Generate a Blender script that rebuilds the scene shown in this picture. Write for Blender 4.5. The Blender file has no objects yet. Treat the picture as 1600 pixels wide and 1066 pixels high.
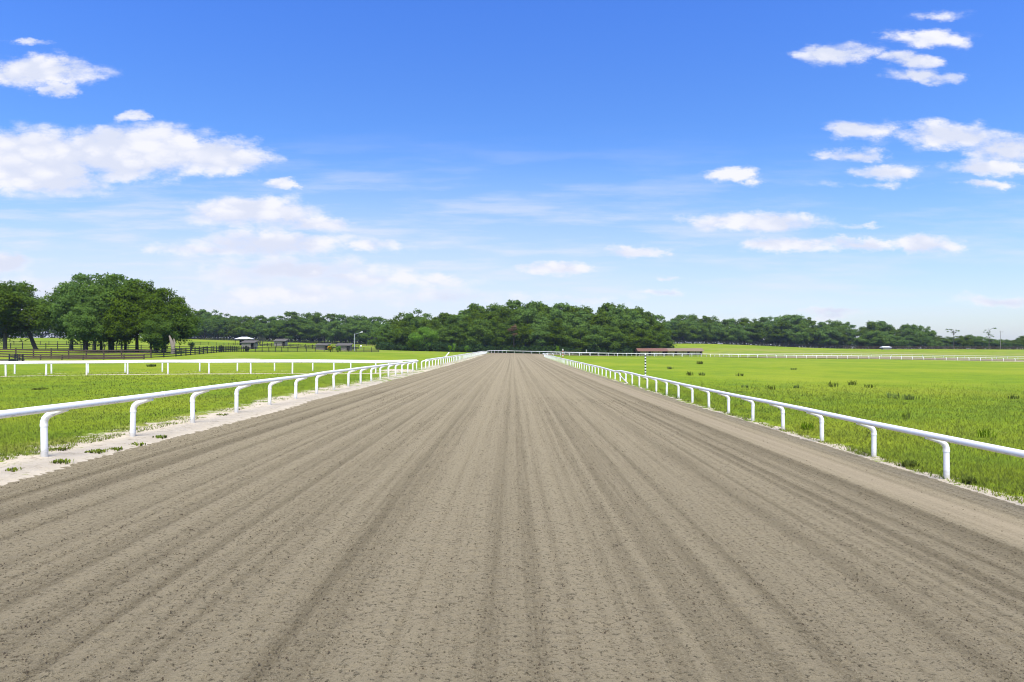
import bpy, bmesh, math, random
import numpy as np
from mathutils import Vector, Matrix

R = math.radians
sc = bpy.context.scene
rnd = random.Random(7)
F, CX, HY, CAMZ = 1067.0, 800.0, 545.0, 2.5      # focal length and vanishing point measured on the 1600 px photograph

# ------------------------------------------------------------------ camera
cam = bpy.data.cameras.new("camera"); camo = bpy.data.objects.new("camera", cam)
sc.collection.objects.link(camo)
camo.location = (0, 0, CAMZ); camo.rotation_euler = (R(90), 0, 0)
cam.sensor_width = 36.0; cam.lens = F / 1600 * 36
cam.shift_y = (HY - 533) / 1600
cam.clip_start = 0.1; cam.clip_end = 12000
sc.camera = camo

# ------------------------------------------------------------------ exposure
sc.view_settings.view_transform = 'Standard'; sc.view_settings.look = 'None'
sc.view_settings.gamma = 1; sc.view_settings.use_curve_mapping = False
sc.view_settings.exposure = 0.50

SUN_EL, SUN_AZ = R(61), R(172)
sun_dir = Vector((math.cos(SUN_EL) * math.sin(SUN_AZ), math.cos(SUN_EL) * math.cos(SUN_AZ), math.sin(SUN_EL)))
sl = bpy.data.lights.new("sun", 'SUN'); so = bpy.data.objects.new("sun", sl); sc.collection.objects.link(so)
sl.energy = 5.0; sl.angle = R(48); sl.color = (1.0, 0.925, 0.79)
so.rotation_euler = sun_dir.to_track_quat('Z', 'Y').to_euler(); so.location = (0, -30, 80)


def nd(nt, typ, **kw):
    n = nt.nodes.new(typ)
    for k, v in kw.items():
        if hasattr(n, k) and k not in n.inputs: setattr(n, k, v)
        elif k in n.inputs:
            if isinstance(v, bpy.types.NodeSocket): nt.links.new(v, n.inputs[k])
            else: n.inputs[k].default_value = v
    return n


def mth(nt, op, a, b=None, c=None, clamp=False):
    n = nt.nodes.new('ShaderNodeMath'); n.operation = op; n.use_clamp = clamp
    for i, v in enumerate((a, b, c)):
        if v is None: continue
        if isinstance(v, bpy.types.NodeSocket): nt.links.new(v, n.inputs[i])
        else: n.inputs[i].default_value = v
    return n.outputs[0]


def mixc(nt, fac, a, b, blend='MIX'):
    n = nt.nodes.new('ShaderNodeMix'); n.data_type = 'RGBA'; n.blend_type = blend
    for s, v in ((n.inputs[0], fac), (n.inputs[6], a), (n.inputs[7], b)):
        if isinstance(v, bpy.types.NodeSocket): nt.links.new(v, s)
        else: s.default_value = v if not isinstance(v, tuple) or len(v) == 4 else (*v, 1)
    return n.outputs[2]


def sstep(nt, x, lo, hi, o0=0.0, o1=1.0):
    n = nt.nodes.new('ShaderNodeMapRange'); n.interpolation_type = 'SMOOTHSTEP'
    nt.links.new(x, n.inputs[0])
    for i, v in enumerate((lo, hi, o0, o1)): n.inputs[i + 1].default_value = v
    return n.outputs[0]


def noise(nt, vec, scale, detail=4, rough=0.55, out='Fac'):
    n = nd(nt, 'ShaderNodeTexNoise', Vector=vec, Scale=scale, Detail=detail, Roughness=rough)
    return n.outputs[0] if out == 'Fac' else n.outputs[1]


# ------------------------------------------------------------------ sky with fair-weather clouds (by direction, infinitely far)
world = bpy.data.worlds.new("World"); sc.world = world; world.use_nodes = True
wt = world.node_tree; wt.nodes.clear()
sky = wt.nodes.new('ShaderNodeTexSky'); sky.sky_type = 'NISHITA'; sky.sun_disc = False
sky.sun_elevation = SUN_EL; sky.sun_rotation = SUN_AZ; sky.air_density = 1.0; sky.dust_density = 0.6; sky.ozone_density = 2.0
tc = wt.nodes.new('ShaderNodeTexCoord')
sp = nd(wt, 'ShaderNodeSeparateXYZ', Vector=tc.outputs['Generated'])
yy = mth(wt, 'MAXIMUM', sp.outputs[1], 0.03)
uu = mth(wt, 'DIVIDE', sp.outputs[0], yy); vv = mth(wt, 'DIVIDE', sp.outputs[2], yy)
uv = nd(wt, 'ShaderNodeCombineXYZ', X=uu, Y=vv).outputs[0]
uvs = nd(wt, 'ShaderNodeVectorMath', operation='MULTIPLY').outputs[0].node
wt.links.new(uv, uvs.inputs[0]); uvs.inputs[1].default_value = (1.0, 2.0, 1.0)
warpn = noise(wt, uvs.outputs[0], 8.0, 9, 0.68, 'Color')
w1 = nd(wt, 'ShaderNodeVectorMath', operation='SUBTRACT'); wt.links.new(warpn, w1.inputs[0]); w1.inputs[1].default_value = (0.5, 0.5, 0.5)
w2 = nd(wt, 'ShaderNodeVectorMath', operation='MULTIPLY'); wt.links.new(w1.outputs[0], w2.inputs[0]); w2.inputs[1].default_value = (0.15, 0.050, 0)
w3 = nd(wt, 'ShaderNodeVectorMath', operation='ADD'); wt.links.new(uv, w3.inputs[0]); wt.links.new(w2.outputs[0], w3.inputs[1])
CLOUDS = [  # x, y, half width, half height in the photograph's angles, strength
    (40, 252, 190, 62, 1.1), (205, 236, 170, 52, 1.15), (340, 246, 100, 32, .95), (90, 285, 110, 24, .8),
    (70, 112, 118, 30, .9), (95, 141, 34, 16, .65), (48, 66, 42, 10, .5), (208, 182, 30, 12, .7), (437, 288, 34, 14, .85),
    (395, 333, 130, 34, 1.05), (490, 344, 80, 18, .85), (430, 378, 170, 26, .8), (315, 388, 120, 15, .55), (570, 382, 90, 15, .55),
    (460, 422, 200, 34, .62), (600, 438, 190, 24, .58), (8, 412, 46, 26, .8), (700, 466, 200, 22, .46), (420, 462, 230, 30, .46), (60, 466, 230, 44, .52),
    (1298, 87, 76, 25, .78), (1450, 62, 92, 20, .76), (1420, 98, 68, 16, .76), (1445, 120, 78, 16, .78), (1465, 26, 50, 10, .4),
    (1345, 203, 64, 22, .75), (1335, 240, 58, 15, .75), (1490, 212, 126, 28, .86), (1575, 234, 80, 28, .85), (1390, 270, 74, 18, .75),
    (1560, 262, 110, 18, .8), (1530, 290, 58, 10, .6), (1370, 290, 90, 7, .3),
    (1143, 269, 62, 17, .9), (1180, 347, 140, 24, 1.0), (1222, 386, 90, 18, .85), (1330, 380, 80, 13, .75), (1450, 382, 84, 18, .85), (1350, 351, 50, 6, .4),
    (997, 391, 52, 15, .85), (868, 418, 68, 14, .8), (1055, 431, 26, 6, .5), (1035, 455, 46, 9, .55), (1305, 489, 76, 11, .6),
    (1560, 470, 90, 12, .55), (1100, 500, 160, 14, .2), (900, 470, 130, 14, .28),
]
field = None
for (cx, cy, a, b, s) in CLOUDS:
    u0, v0, a, b = (cx - CX) / F, (HY - cy) / F, a * 1.0 / F, b * .96 / F
    mp = wt.nodes.new('ShaderNodeMapping'); wt.links.new(w3.outputs[0], mp.inputs[0])
    mp.inputs['Scale'].default_value = (1 / a, 1 / b, 1); mp.inputs['Location'].default_value = (-u0 / a, -v0 / b, 0)
    ln = nd(wt, 'ShaderNodeVectorMath', operation='LENGTH'); wt.links.new(mp.outputs[0], ln.inputs[0])
    f = mth(wt, 'MULTIPLY', mth(wt, 'SUBTRACT', 1.0, ln.outputs['Value']), s)
    field = f if field is None else mth(wt, 'MAXIMUM', field, f)
puff = noise(wt, uvs.outputs[0], 20.0, 10, 0.70)
w4 = nd(wt, 'ShaderNodeVectorMath', operation='ADD'); wt.links.new(uvs.outputs[0], w4.inputs[0]); wt.links.new(w2.outputs[0], w4.inputs[1])
vor = nd(wt, 'ShaderNodeTexVoronoi', voronoi_dimensions='3D', feature='F1', Vector=w4.outputs[0], Scale=26.0, Detail=0.0)
puff = mth(wt, 'ADD', mth(wt, 'MULTIPLY', puff, 0.68), mth(wt, 'MULTIPLY', mth(wt, 'SUBTRACT', 1.05, vor.outputs['Distance']), 0.32))
puffl = noise(wt, uvs.outputs[0], 7.0, 3, 0.5)
dens = mth(wt, 'ADD', field, mth(wt, 'MULTIPLY', mth(wt, 'SUBTRACT', puff, 0.475), 1.5))
cmask = mth(wt, 'MULTIPLY', sstep(wt, dens, 0.0, 0.62, 0.0, 0.97), sstep(wt, field, -0.15, 0.25))
# thin high streaks low in the sky
cir = nd(wt, 'ShaderNodeMapping', Vector=uv); cir.inputs['Scale'].default_value = (1.3, 11.0, 1); cir.inputs['Rotation'].default_value = (0, 0, R(4))
cirn = noise(wt, cir.outputs[0], 3.0, 6, 0.6)
band = mth(wt, 'MULTIPLY', sstep(wt, vv, 0.02, 0.09), sstep(wt, vv, 0.34, 0.12))
leftw = sstep(wt, uu, 0.75, -0.55, 0.45, 1.0)
cirm = mth(wt, 'MULTIPLY', mth(wt, 'MULTIPLY', sstep(wt, cirn, 0.42, 0.72), band), mth(wt, 'MULTIPLY', leftw, 0.85))
SKYK = 0.105
skyc = nd(wt, 'ShaderNodeHueSaturation', Color=sky.outputs[0], Hue=0.515, Saturation=1.22, Value=1.0).outputs[0]
ramp = wt.nodes.new('ShaderNodeValToRGB'); ramp.color_ramp.interpolation = 'EASE'
el = ramp.color_ramp.elements
el[0].position = 0.0; el[0].color = (.50, .515, .58, 1)
el[1].position = 0.55; el[1].color = (.415, .63, .86, 1)
e_ = el.new(.27); e_.color = (.435, .60, .72, 1)
wt.links.new(vv, ramp.inputs[0])
skyc = mixc(wt, 1.0, skyc, ramp.outputs[0], 'MULTIPLY')
skyc = mixc(wt, 1.0, skyc, (2.0, 2.0, 2.0), 'MULTIPLY')
hazew = mth(wt, 'MULTIPLY', sstep(wt, vv, 0.32, 0.0), leftw)
skyc = mixc(wt, mth(wt, 'MULTIPLY', hazew, 0.85), skyc, (5.55, 5.75, 6.7))
shade = mth(wt, 'MULTIPLY', sstep(wt, mth(wt, 'ADD', puffl, mth(wt, 'MULTIPLY', mth(wt, 'SUBTRACT', vor.outputs['Distance'], 0.4), 0.35)), 0.36, 0.62), sstep(wt, field, 0.05, 0.50))
ccol = mixc(wt, shade, (6.55, 6.55, 6.95), (5.15, 5.45, 6.45))
skyc = mixc(wt, cirm, skyc, (5.9, 6.0, 6.8))
skyc = mixc(wt, cmask, skyc, ccol)
bg = nd(wt, 'ShaderNodeBackground', Color=skyc, Strength=SKYK)
wo = wt.nodes.new('ShaderNodeOutputWorld'); wt.links.new(bg.outputs[0], wo.inputs[0])
world.cycles.sampling_method = 'MANUAL'; world.cycles.sample_map_resolution = 512


# ------------------------------------------------------------------ helpers
def tag(o, label=None, cat=None, group=None, kind=None):
    if label: o['label'] = label
    if cat: o['category'] = cat
    if group: o['group'] = group
    if kind: o['kind'] = kind
    return o


def link(o, parent=None):
    sc.collection.objects.link(o)
    if parent is not None: o.parent = parent
    return o


def empty(name, loc=(0, 0, 0), rz=0.0):
    o = bpy.data.objects.new(name, None); o.location = loc; o.rotation_euler = (0, 0, rz); o.empty_display_size = 0.3
    return link(o)


def mesh_np(name, verts, faces_idx, nper, mat, parent=None, smooth=False, attrs=None):
    """verts (N,3); faces_idx flat loop indices, nper = vertices per face (int)"""
    me = bpy.data.meshes.new(name)
    verts = np.asarray(verts, dtype=np.float32); fi = np.asarray(faces_idx, dtype=np.int32).ravel()
    nf = len(fi) // nper
    me.vertices.add(len(verts)); me.vertices.foreach_set('co', verts.ravel())
    me.loops.add(len(fi)); me.loops.foreach_set('vertex_index', fi)
    me.polygons.add(nf); me.polygons.foreach_set('loop_start', np.arange(nf, dtype=np.int32) * nper)
    me.polygons.foreach_set('use_smooth', np.full(nf, smooth, dtype=bool))
    for k, v in (attrs or {}).items():
        at = me.attributes.new(k, 'FLOAT', 'POINT'); at.data.foreach_set('value', np.asarray(v, dtype=np.float32).ravel())
    me.update(calc_edges=True); me.validate()
    me.materials.append(mat)
    o = bpy.data.objects.new(name, me)
    return link(o, parent)


class MB:
    """collects shapes for ONE mesh"""
    def __init__(self): self.v, self.f = [], []

    def add(self, vs, fs):
        n = len(self.v); self.v += [tuple(p) for p in vs]; self.f += [tuple(i + n for i in f) for f in fs]; return self

    def box(self, c, s, rz=0.0, M=None):
        x, y, z = (k / 2 for k in s); vs = []
        for dx, dy, dz in ((-x, -y, -z), (x, -y, -z), (x, y, -z), (-x, y, -z), (-x, -y, z), (x, -y, z), (x, y, z), (-x, y, z)):
            p = Vector((dx, dy, dz))
            if M is not None: p = M @ p
            p = Matrix.Rotation(rz, 3, 'Z') @ p
            vs.append((p.x + c[0], p.y + c[1], p.z + c[2]))
        return self.add(vs, [(0, 3, 2, 1), (4, 5, 6, 7), (0, 1, 5, 4), (1, 2, 6, 5), (2, 3, 7, 6), (3, 0, 4, 7)])

    def beam(self, a, b, w, h):
        a, b = Vector(a), Vector(b); d = (b - a); L = d.length; q = d.to_track_quat('X', 'Z').to_matrix()
        c = (a + b) / 2
        return self.box(c, (L, w, h), 0, q)

    def tube(self, pts, rad, n=10, prof=None, caps=True):
        pts = [Vector(p) for p in pts]; m = len(pts); rings = []
        rads = rad if isinstance(rad, (list, tuple)) else [rad] * m
        up = Vector((0, 0, 1)); prev = None
        for i, p in enumerate(pts):
            d = (pts[min(i + 1, m - 1)] - pts[max(i - 1, 0)]).normalized()
            if prev is None:
                s = d.cross(up)
                if s.length < 1e-3: s = d.cross(Vector((0, 1, 0)))
            else: s = prev - d * prev.dot(d)
            s.normalize(); prev = s; t = s.cross(d)
            ring = []
            for k in range(n):
                if prof: a, b = prof[k]
                else: an = 2 * math.pi * k / n; a, b = math.cos(an), math.sin(an)
                ring.append(p + (s * a + t * b) * rads[i])
            rings.append(ring)
        vs = [v for r in rings for v in r]; fs = []
        for i in range(m - 1):
            for k in range(n):
                k2 = (k + 1) % n
                fs.append((i * n + k, i * n + k2, (i + 1) * n + k2, (i + 1) * n + k))
        if caps: fs += [tuple(range(n))[::-1], tuple((m - 1) * n + k for k in range(n))]
        return self.add(vs, fs)

    def build(self, name, mat, parent=None, smooth=False):
        me = bpy.data.meshes.new(name); me.from_pydata(self.v, [], self.f); me.materials.append(mat)
        if smooth:
            me.polygons.foreach_set('use_smooth', [True] * len(me.polygons))
            try: me.set_sharp_from_angle(angle=R(50))
            except Exception: pass
        me.update()
        return link(bpy.data.objects.new(name, me), parent)


def copy_tree(o, parent=None):
    c = o.copy(); link(c)
    if parent is not None: c.parent = parent
    for ch in list(o.children): copy_tree(ch, c)
    return c


def smooth01(x, a, b):
    t = np.clip((np.asarray(x, float) - a) / (b - a), 0, 1); return t * t * (3 - 2 * t)


def vnoise(x, y, seed=0):
    x = np.asarray(x, float); y = np.asarray(y, float)
    xi, yi = np.floor(x).astype(np.int64), np.floor(y).astype(np.int64); fx, fy = x - xi, y - yi
    fx, fy = fx * fx * (3 - 2 * fx), fy * fy * (3 - 2 * fy)

    def h(i, j):
        n = (i * 374761393 + j * 668265263 + seed * 982451653) & 0x7fffffff
        n = ((n ^ (n >> 13)) * 1274126177) & 0x7fffffff
        n = (n ^ (n >> 16)) & 0xffff
        return n / 65535.0
    return (h(xi, yi) * (1 - fx) + h(xi + 1, yi) * fx) * (1 - fy) + (h(xi, yi + 1) * (1 - fx) + h(xi + 1, yi + 1) * fx) * fy


def ordinal(n):
    names = ['', 'first', 'second', 'third', 'fourth', 'fifth', 'sixth', 'seventh', 'eighth', 'ninth', 'tenth', 'eleventh', 'twelfth', 'thirteenth',
             'fourteenth', 'fifteenth', 'sixteenth', 'seventeenth', 'eighteenth', 'nineteenth', 'twentieth']
    if n <= 20: return names[n]
    tens = {2: 'twenty', 3: 'thirty', 4: 'forty'}
    if n % 10 == 0: return tens[n // 10][:-1] + 'ieth'
    return tens[n // 10] + '-' + names[n % 10]


# ------------------------------------------------------------------ terrain
XL, XR = -8.2, 9.4


def tz(x, y):
    return -0.0429 * np.clip(x, -11.5, 11.5) - 0.016 + 0.4 * smooth01(y, 60, 240)


CTRL = [(-9, -40, .37), (10, -40, -.43), (-60, -40, .5), (60, -40, -.8), (-200, 0, 1), (200, 0, -2),
        (-13, 15, .42), (-13, 40, .42), (-13, 75, .45), (-13, 120, .65), (-13, 170, .85), (-11, 240, .8),
        (14, 15, -.5), (14, 40, -.45), (14, 75, -.4), (14, 120, -.3), (14, 170, -.15), (14, 205, -.05),
        (-37, 49, .5), (-38, 53, .47), (-24, 53, .55), (-30, 25, .5), (-60, 60, .55), (-72, 108, .80), (-52, 106, .84), (-45, 130, 1.35), (-30, 150, 1.55),
        (-78, 144, 1.7), (-100, 150, 2.3), (-78, 205, 1.7), (-55, 230, 1.9), (-100, 200, 2.0), (-30, 280, 1.3), (0, 285, .55), (50, 290, -.15), (-67, 300, 1.7),
        (-140, 300, 4.0), (-85, 222, 2.6), (-88, 262, 3.5), (-55, 228, 1.95),  (-220, 470, 10.0), (-138, 420, 6.0), (-197, 300, 4.6), (-295, 450, 9.6), (-170, 200, 3.0), (-90, 460, 6.0),
        (0, 250, .75), (54, 250, -.42), (92, 241, -.5), (112, 237, -.35), (169, 228, -1.05), (154, 204, -1.5), (105, 225, -.7), (60, 224, -.15), (20, 225, .2),
        (30, 30, -.7), (60, 60, -1.0), (50, 120, -.6), (90, 140, -1.1), (130, 120, -1.6),
        (110, 450, 6.0), (169, 450, 4.2), (200, 440, 2.5), (240, 420, 2.4), (315, 420, 2.1), (225, 300, .3), (78, 330, 2.2), (95, 390, 4.3), (140, 330, 1.6),
        (0, 450, 3), (0, 650, 4), (-300, 650, 10), (300, 650, 2.2), (450, 300, 1.0), (-450, 300, 8)]
_cp = np.array(CTRL, float)


def _k(r2): return np.where(r2 > 1e-9, 0.5 * r2 * np.log(np.maximum(r2, 1e-9)), 0.0)


_P = _cp[:, :2] / 100.0
_K = _k(((_P[:, None, :] - _P[None, :, :]) ** 2).sum(-1)) + np.eye(len(_P)) * 0.004
_A = np.block([[_K, np.c_[np.ones(len(_P)), _P]], [np.c_[np.ones(len(_P)), _P].T, np.zeros((3, 3))]])
_W = np.linalg.solve(_A, np.r_[_cp[:, 2], 0, 0, 0])


def base_h(x, y):
    x = np.clip(np.asarray(x, float), -450, 450) / 100; y = np.clip(np.asarray(y, float), -60, 680) / 100
    sh = np.broadcast(x, y).shape; x = np.broadcast_to(x, sh).ravel(); y = np.broadcast_to(y, sh).ravel()
    out = np.full(x.shape, _W[-3]) + _W[-2] * x + _W[-1] * y
    for (px, py), w in zip(_P, _W[:len(_P)]): out += w * _k((x - px) ** 2 + (y - py) ** 2)
    return out.reshape(sh)


def edge_d(x, y):
    return np.maximum((XL + 0.18 * (vnoise(np.asarray(y) * .35, 0 * np.asarray(y), 3) - .5)) - x, x - (XR + 0.22 * (vnoise(np.asarray(y) * .4, 0 * np.asarray(y), 5) - .5)))


def H(x, y):
    x = np.asarray(x, float); y = np.asarray(y, float)
    d = edge_d(x, y)
    w = np.maximum(smooth01(d, 0.5, 11), smooth01(y, 200, 228))
    z = (1 - w) * tz(x, y) + w * base_h(x, y)
    near = 1 - smooth01(y, 200, 228)
    z = z + near * (0.045 * smooth01(d, -.12, .22) - 0.10 * smooth01(-d, 0.05, .6))
    z = z + 0.05 * (vnoise(x * .33, y * .33, 11) - .5) * smooth01(d, .6, 2.5) + 0.02 * (vnoise(x * 1.7, y * 1.7, 12) - .5) * smooth01(d, 0, .5)
    return z


def Hs(x, y): return float(H(np.array([x]), np.array([y]))[0])


def X_at(px, Z): return (px - CX) * Z / F
def z_at(py, Z): return CAMZ + (HY - py) * Z / F


# ------------------------------------------------------------------ materials
def new_mat(name):
    m = bpy.data.materials.new(name); m.use_nodes = True; nt = m.node_tree
    return m, nt, nt.nodes['Principled BSDF']


def simple(name, col, rough=0.7, var=0.25, scale=3.0, bump=0.0, spec=0.3, metal=0.0):
    m, nt, b = new_mat(name)
    g = nd(nt, 'ShaderNodeNewGeometry')
    n = noise(nt, g.outputs['Position'], scale, 5, .6)
    c = mixc(nt, n, tuple(k * (1 - var) for k in col), tuple(min(1, k * (1 + var)) for k in col))
    nt.links.new(c, b.inputs['Base Color']); b.inputs['Roughness'].default_value = rough
    b.inputs['Specular IOR Level'].default_value = spec; b.inputs['Metallic'].default_value = metal
    if bump:
        bp = nd(nt, 'ShaderNodeBump', Height=noise(nt, g.outputs['Position'], scale * 8, 5), Strength=bump, Distance=.01)
        nt.links.new(bp.outputs[0], b.inputs['Normal'])
    return m


def grass_colour(nt, pos):
    n1 = noise(nt, pos, 0.045, 4, .55); n2 = noise(nt, pos, 0.35, 5, .6); n3 = noise(nt, pos, 7.0, 5, .7)
    at = nd(nt, 'ShaderNodeAttribute', attribute_name='dry')
    c = mixc(nt, sstep(nt, n2, .32, .68), GR_A, GR_B)
    c = mixc(nt, mth(nt, 'MULTIPLY', sstep(nt, n1, .42, .66), .75), c, GR_C)
    dry = mth(nt, 'MULTIPLY', sstep(nt, mth(nt, 'ADD', at.outputs['Fac'], mth(nt, 'MULTIPLY', mth(nt, 'SUBTRACT', n2, .5), 1.3)), .45, 1.0), .7)
    c = mixc(nt, dry, c, GR_D)
    v = sstep(nt, n3, .25, .75, .80, 1.20)
    hs = nd(nt, 'ShaderNodeHueSaturation', Color=c, Value=v)
    return hs.outputs[0], n3


def up_normal(nt, k):
    """normal of a thin blade leaning towards the sky, as a lawn of many blades shades"""
    g_ = nd(nt, 'ShaderNodeNewGeometry'); m_ = nt.nodes.new('ShaderNodeMix'); m_.data_type = 'VECTOR'
    m_.inputs[0].default_value = k; nt.links.new(g_.outputs['Normal'], m_.inputs[4]); m_.inputs[5].default_value = (0, 0, 1)
    n_ = nd(nt, 'ShaderNodeVectorMath', operation='NORMALIZE'); nt.links.new(m_.outputs[1], n_.inputs[0]); return n_.outputs[0]


GR_A = (0.130, 0.205, 0.010)      # deep green
GR_B = (0.185, 0.255, 0.008)      # yellow green
GR_C = (0.238, 0.278, 0.018)      # sun-bleached
GR_D = (0.250, 0.235, 0.065)      # dry straw

M = {}
# ground: grass, bare sand
m, nt, b = new_mat('ground_grass_and_sand'); M['ground'] = m
g = nd(nt, 'ShaderNodeNewGeometry'); pos = g.outputs['Position']
gc, n3 = grass_colour(nt, pos)
sa = nd(nt, 'ShaderNodeAttribute', attribute_name='sand').outputs['Fac']
sn = noise(nt, pos, 1.5, 6, .68); sn2 = noise(nt, pos, 9.0, 5, .65)
sv = mth(nt, 'ADD', sa, mth(nt, 'ADD', mth(nt, 'MULTIPLY', mth(nt, 'SUBTRACT', sn, .5), 2.0), mth(nt, 'MULTIPLY', mth(nt, 'SUBTRACT', sn2, .5), 1.1)))
sf = sstep(nt, sv, .40, .62)
sand = mixc(nt, noise(nt, pos, 3.0, 6, .65), (.40, .335, .225), (.66, .59, .455))
sand = mixc(nt, mth(nt, 'MULTIPLY', sstep(nt, noise(nt, pos, 6, 6, .7), .52, .68), .65), sand, (.22, .17, .10))
nt.links.new(mixc(nt, sf, gc, sand), b.inputs['Base Color'])
b.inputs['Roughness'].default_value = .95; b.inputs['Specular IOR Level'].default_value = .1
bp = nd(nt, 'ShaderNodeBump', Height=mth(nt, 'ADD', noise(nt, pos, 22, 5, .7), mth(nt, 'MULTIPLY', sn2, 1.2)), Strength=.7, Distance=.05)
nt.links.new(bp.outputs[0], b.inputs['Normal'])

# grass blades
m, nt, b = new_mat('grass_blades'); M['blades'] = m
g = nd(nt, 'ShaderNodeNewGeometry'); gc, _ = grass_colour(nt, g.outputs['Position'])
tip = nd(nt, 'ShaderNodeAttribute', attribute_name='tint').outputs['Fac']
gc = mixc(nt, mth(nt, 'MULTIPLY', tip, .30), gc, (.33, .36, .09))
upn = up_normal(nt, .95); nt.links.new(upn, b.inputs['Normal'])
nt.links.new(gc, b.inputs['Base Color']); b.inputs['Roughness'].default_value = .6; b.inputs['Specular IOR Level'].default_value = .2
tr = nd(nt, 'ShaderNodeBsdfTranslucent', Color=gc, Normal=upn); ms = nd(nt, 'ShaderNodeMixShader', Fac=.18)
nt.links.new(b.outputs[0], ms.inputs[1]); nt.links.new(tr.outputs[0], ms.inputs[2]); nt.links.new(ms.outputs[0], nt.nodes['Material Output'].inputs[0])

# dirt track
m, nt, b = new_mat('harrowed_dirt'); M['dirt'] = m
g = nd(nt, 'ShaderNodeNewGeometry'); pos = g.outputs['Position']
lane = nd(nt, 'ShaderNodeAttribute', attribute_name='lane').outputs['Fac']
pack = nd(nt, 'ShaderNodeAttribute', attribute_name='packed').outputs['Fac']
st = nd(nt, 'ShaderNodeMapping', Vector=pos); st.inputs['Scale'].default_value = (1, .035, 1)
streak = noise(nt, st.outputs[0], 5.0, 6, .68)
st2 = nd(nt, 'ShaderNodeMapping', Vector=pos); st2.inputs['Scale'].default_value = (1, .010, 1)
streak2 = noise(nt, st2.outputs[0], 20.0, 4, .7)
big = noise(nt, pos, .22, 4, .6)
f = mth(nt, 'ADD', mth(nt, 'MULTIPLY', lane, .58), mth(nt, 'ADD', mth(nt, 'MULTIPLY', streak, .26), mth(nt, 'MULTIPLY', streak2, .66)))
f = mth(nt, 'ADD', f, mth(nt, 'MULTIPLY', mth(nt, 'SUBTRACT', big, .5), .16))
c = mixc(nt, sstep(nt, f, .28, 1.02), (.138, .112, .062), (.312, .262, .158))
c = mixc(nt, mth(nt, 'MULTIPLY', pack, .85), c, (.268, .222, .143))
cl = noise(nt, pos, 22, 6, .80); cl2 = noise(nt, pos, 60, 5, .80); cl3 = noise(nt, pos, 150, 3, .8)
loose = mth(nt, 'SUBTRACT', 1.0, mth(nt, 'MULTIPLY', pack, .8))
sp1 = mth(nt, 'MULTIPLY', sstep(nt, cl, .51, .63), loose)
c = mixc(nt, mth(nt, 'MULTIPLY', sp1, .90), c, (.040, .032, .017))
c = mixc(nt, mth(nt, 'MULTIPLY', sstep(nt, cl2, .46, .66), .55), c, (.38, .332, .222))
c = mixc(nt, mth(nt, 'MULTIPLY', sstep(nt, cl3, .54, .66), mth(nt, 'MULTIPLY', loose, .55)), c, (.060, .048, .028))
nt.links.new(c, b.inputs['Base Color']); b.inputs['Roughness'].default_value = .95; b.inputs['Specular IOR Level'].default_value = .08
hgt = mth(nt, 'ADD', mth(nt, 'MULTIPLY', cl, 1.0), mth(nt, 'MULTIPLY', cl2, .5))
bp = nd(nt, 'ShaderNodeBump', Height=hgt, Strength=mth(nt, 'MULTIPLY', loose, .8), Distance=.06)
nt.links.new(bp.outputs[0], b.inputs['Normal'])
M['clod'] = simple('dark_clods', (.085, .066, .044), .95, .5, 6, 0, .05)

# rail paint with grime
m, nt, b = new_mat('white_rail_paint'); M['white'] = m
g = nd(nt, 'ShaderNodeNewGeometry'); pos = g.outputs['Position']
gr = nd(nt, 'ShaderNodeMapping', Vector=pos); gr.inputs['Scale'].default_value = (1, .6, 2.5)
gn = noise(nt, gr.outputs[0], 5, 6, .7)
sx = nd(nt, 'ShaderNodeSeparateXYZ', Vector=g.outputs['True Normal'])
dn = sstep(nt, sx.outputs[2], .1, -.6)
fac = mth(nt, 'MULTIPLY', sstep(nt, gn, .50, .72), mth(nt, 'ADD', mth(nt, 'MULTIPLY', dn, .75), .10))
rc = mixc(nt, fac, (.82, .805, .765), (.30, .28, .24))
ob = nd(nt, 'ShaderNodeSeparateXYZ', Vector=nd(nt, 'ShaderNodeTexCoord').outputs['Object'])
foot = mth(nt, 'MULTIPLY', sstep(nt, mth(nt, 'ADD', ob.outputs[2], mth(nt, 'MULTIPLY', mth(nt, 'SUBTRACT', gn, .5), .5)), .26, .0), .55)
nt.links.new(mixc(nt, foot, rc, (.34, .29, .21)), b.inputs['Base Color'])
b.inputs['Roughness'].default_value = .42; b.inputs['Specular IOR Level'].default_value = .4

M['blackwood'] = simple('black_stained_boards', (.022, .020, .019), .8, .4, 4)
M['brownwood'] = simple('weathered_brown_boards', (.075, .050, .037), .85, .5, 2.5)
M['greywood'] = simple('grey_weathered_wood', (.215, .190, .165), .85, .35, 2.5)
M['bark'] = simple('bark', (.060, .050, .042), .95, .5, 3, .6)
M['palebark'] = simple('pale_bark', (.23, .19, .15), .95, .4, 2.5, .5)
M['black'] = simple('black_paint', (.012, .012, .013), .5, .2, 5)
M['redroof'] = simple('rusty_red_roof', (.165, .082, .060), .7, .35, 1.2)
M['tanroof'] = simple('faded_tan_roof', (.20, .145, .095), .8, .3, 1.0)
M['cream'] = simple('cream_wall', (.42, .36, .23), .85, .12, 1.5)
M['greyroof'] = simple('grey_sheet_roof', (.105, .098, .085), .85, .25, 1.0, 0, .1)
M['whiteroof'] = simple('white_sheet_roof', (.74, .76, .80), .5, .05, 1.0)
M['galv'] = simple('galvanised_steel', (.36, .38, .38), .45, .12, 3, 0, .5)
M['dark'] = simple('painted_interior_shade', (.014, .014, .013), .9, .2, 2)  # near-black colour that paints the shade inside sheds, shelter and barn
M['darkmetal'] = simple('dark_painted_metal', (.025, .026, .028), .55, .3, 3)
M['orange'] = simple('orange_paint', (.42, .12, .035), .55, .15, 3)
M['whitepaint'] = simple('white_paint', (.78, .78, .77), .5, .04, 3)


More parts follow.
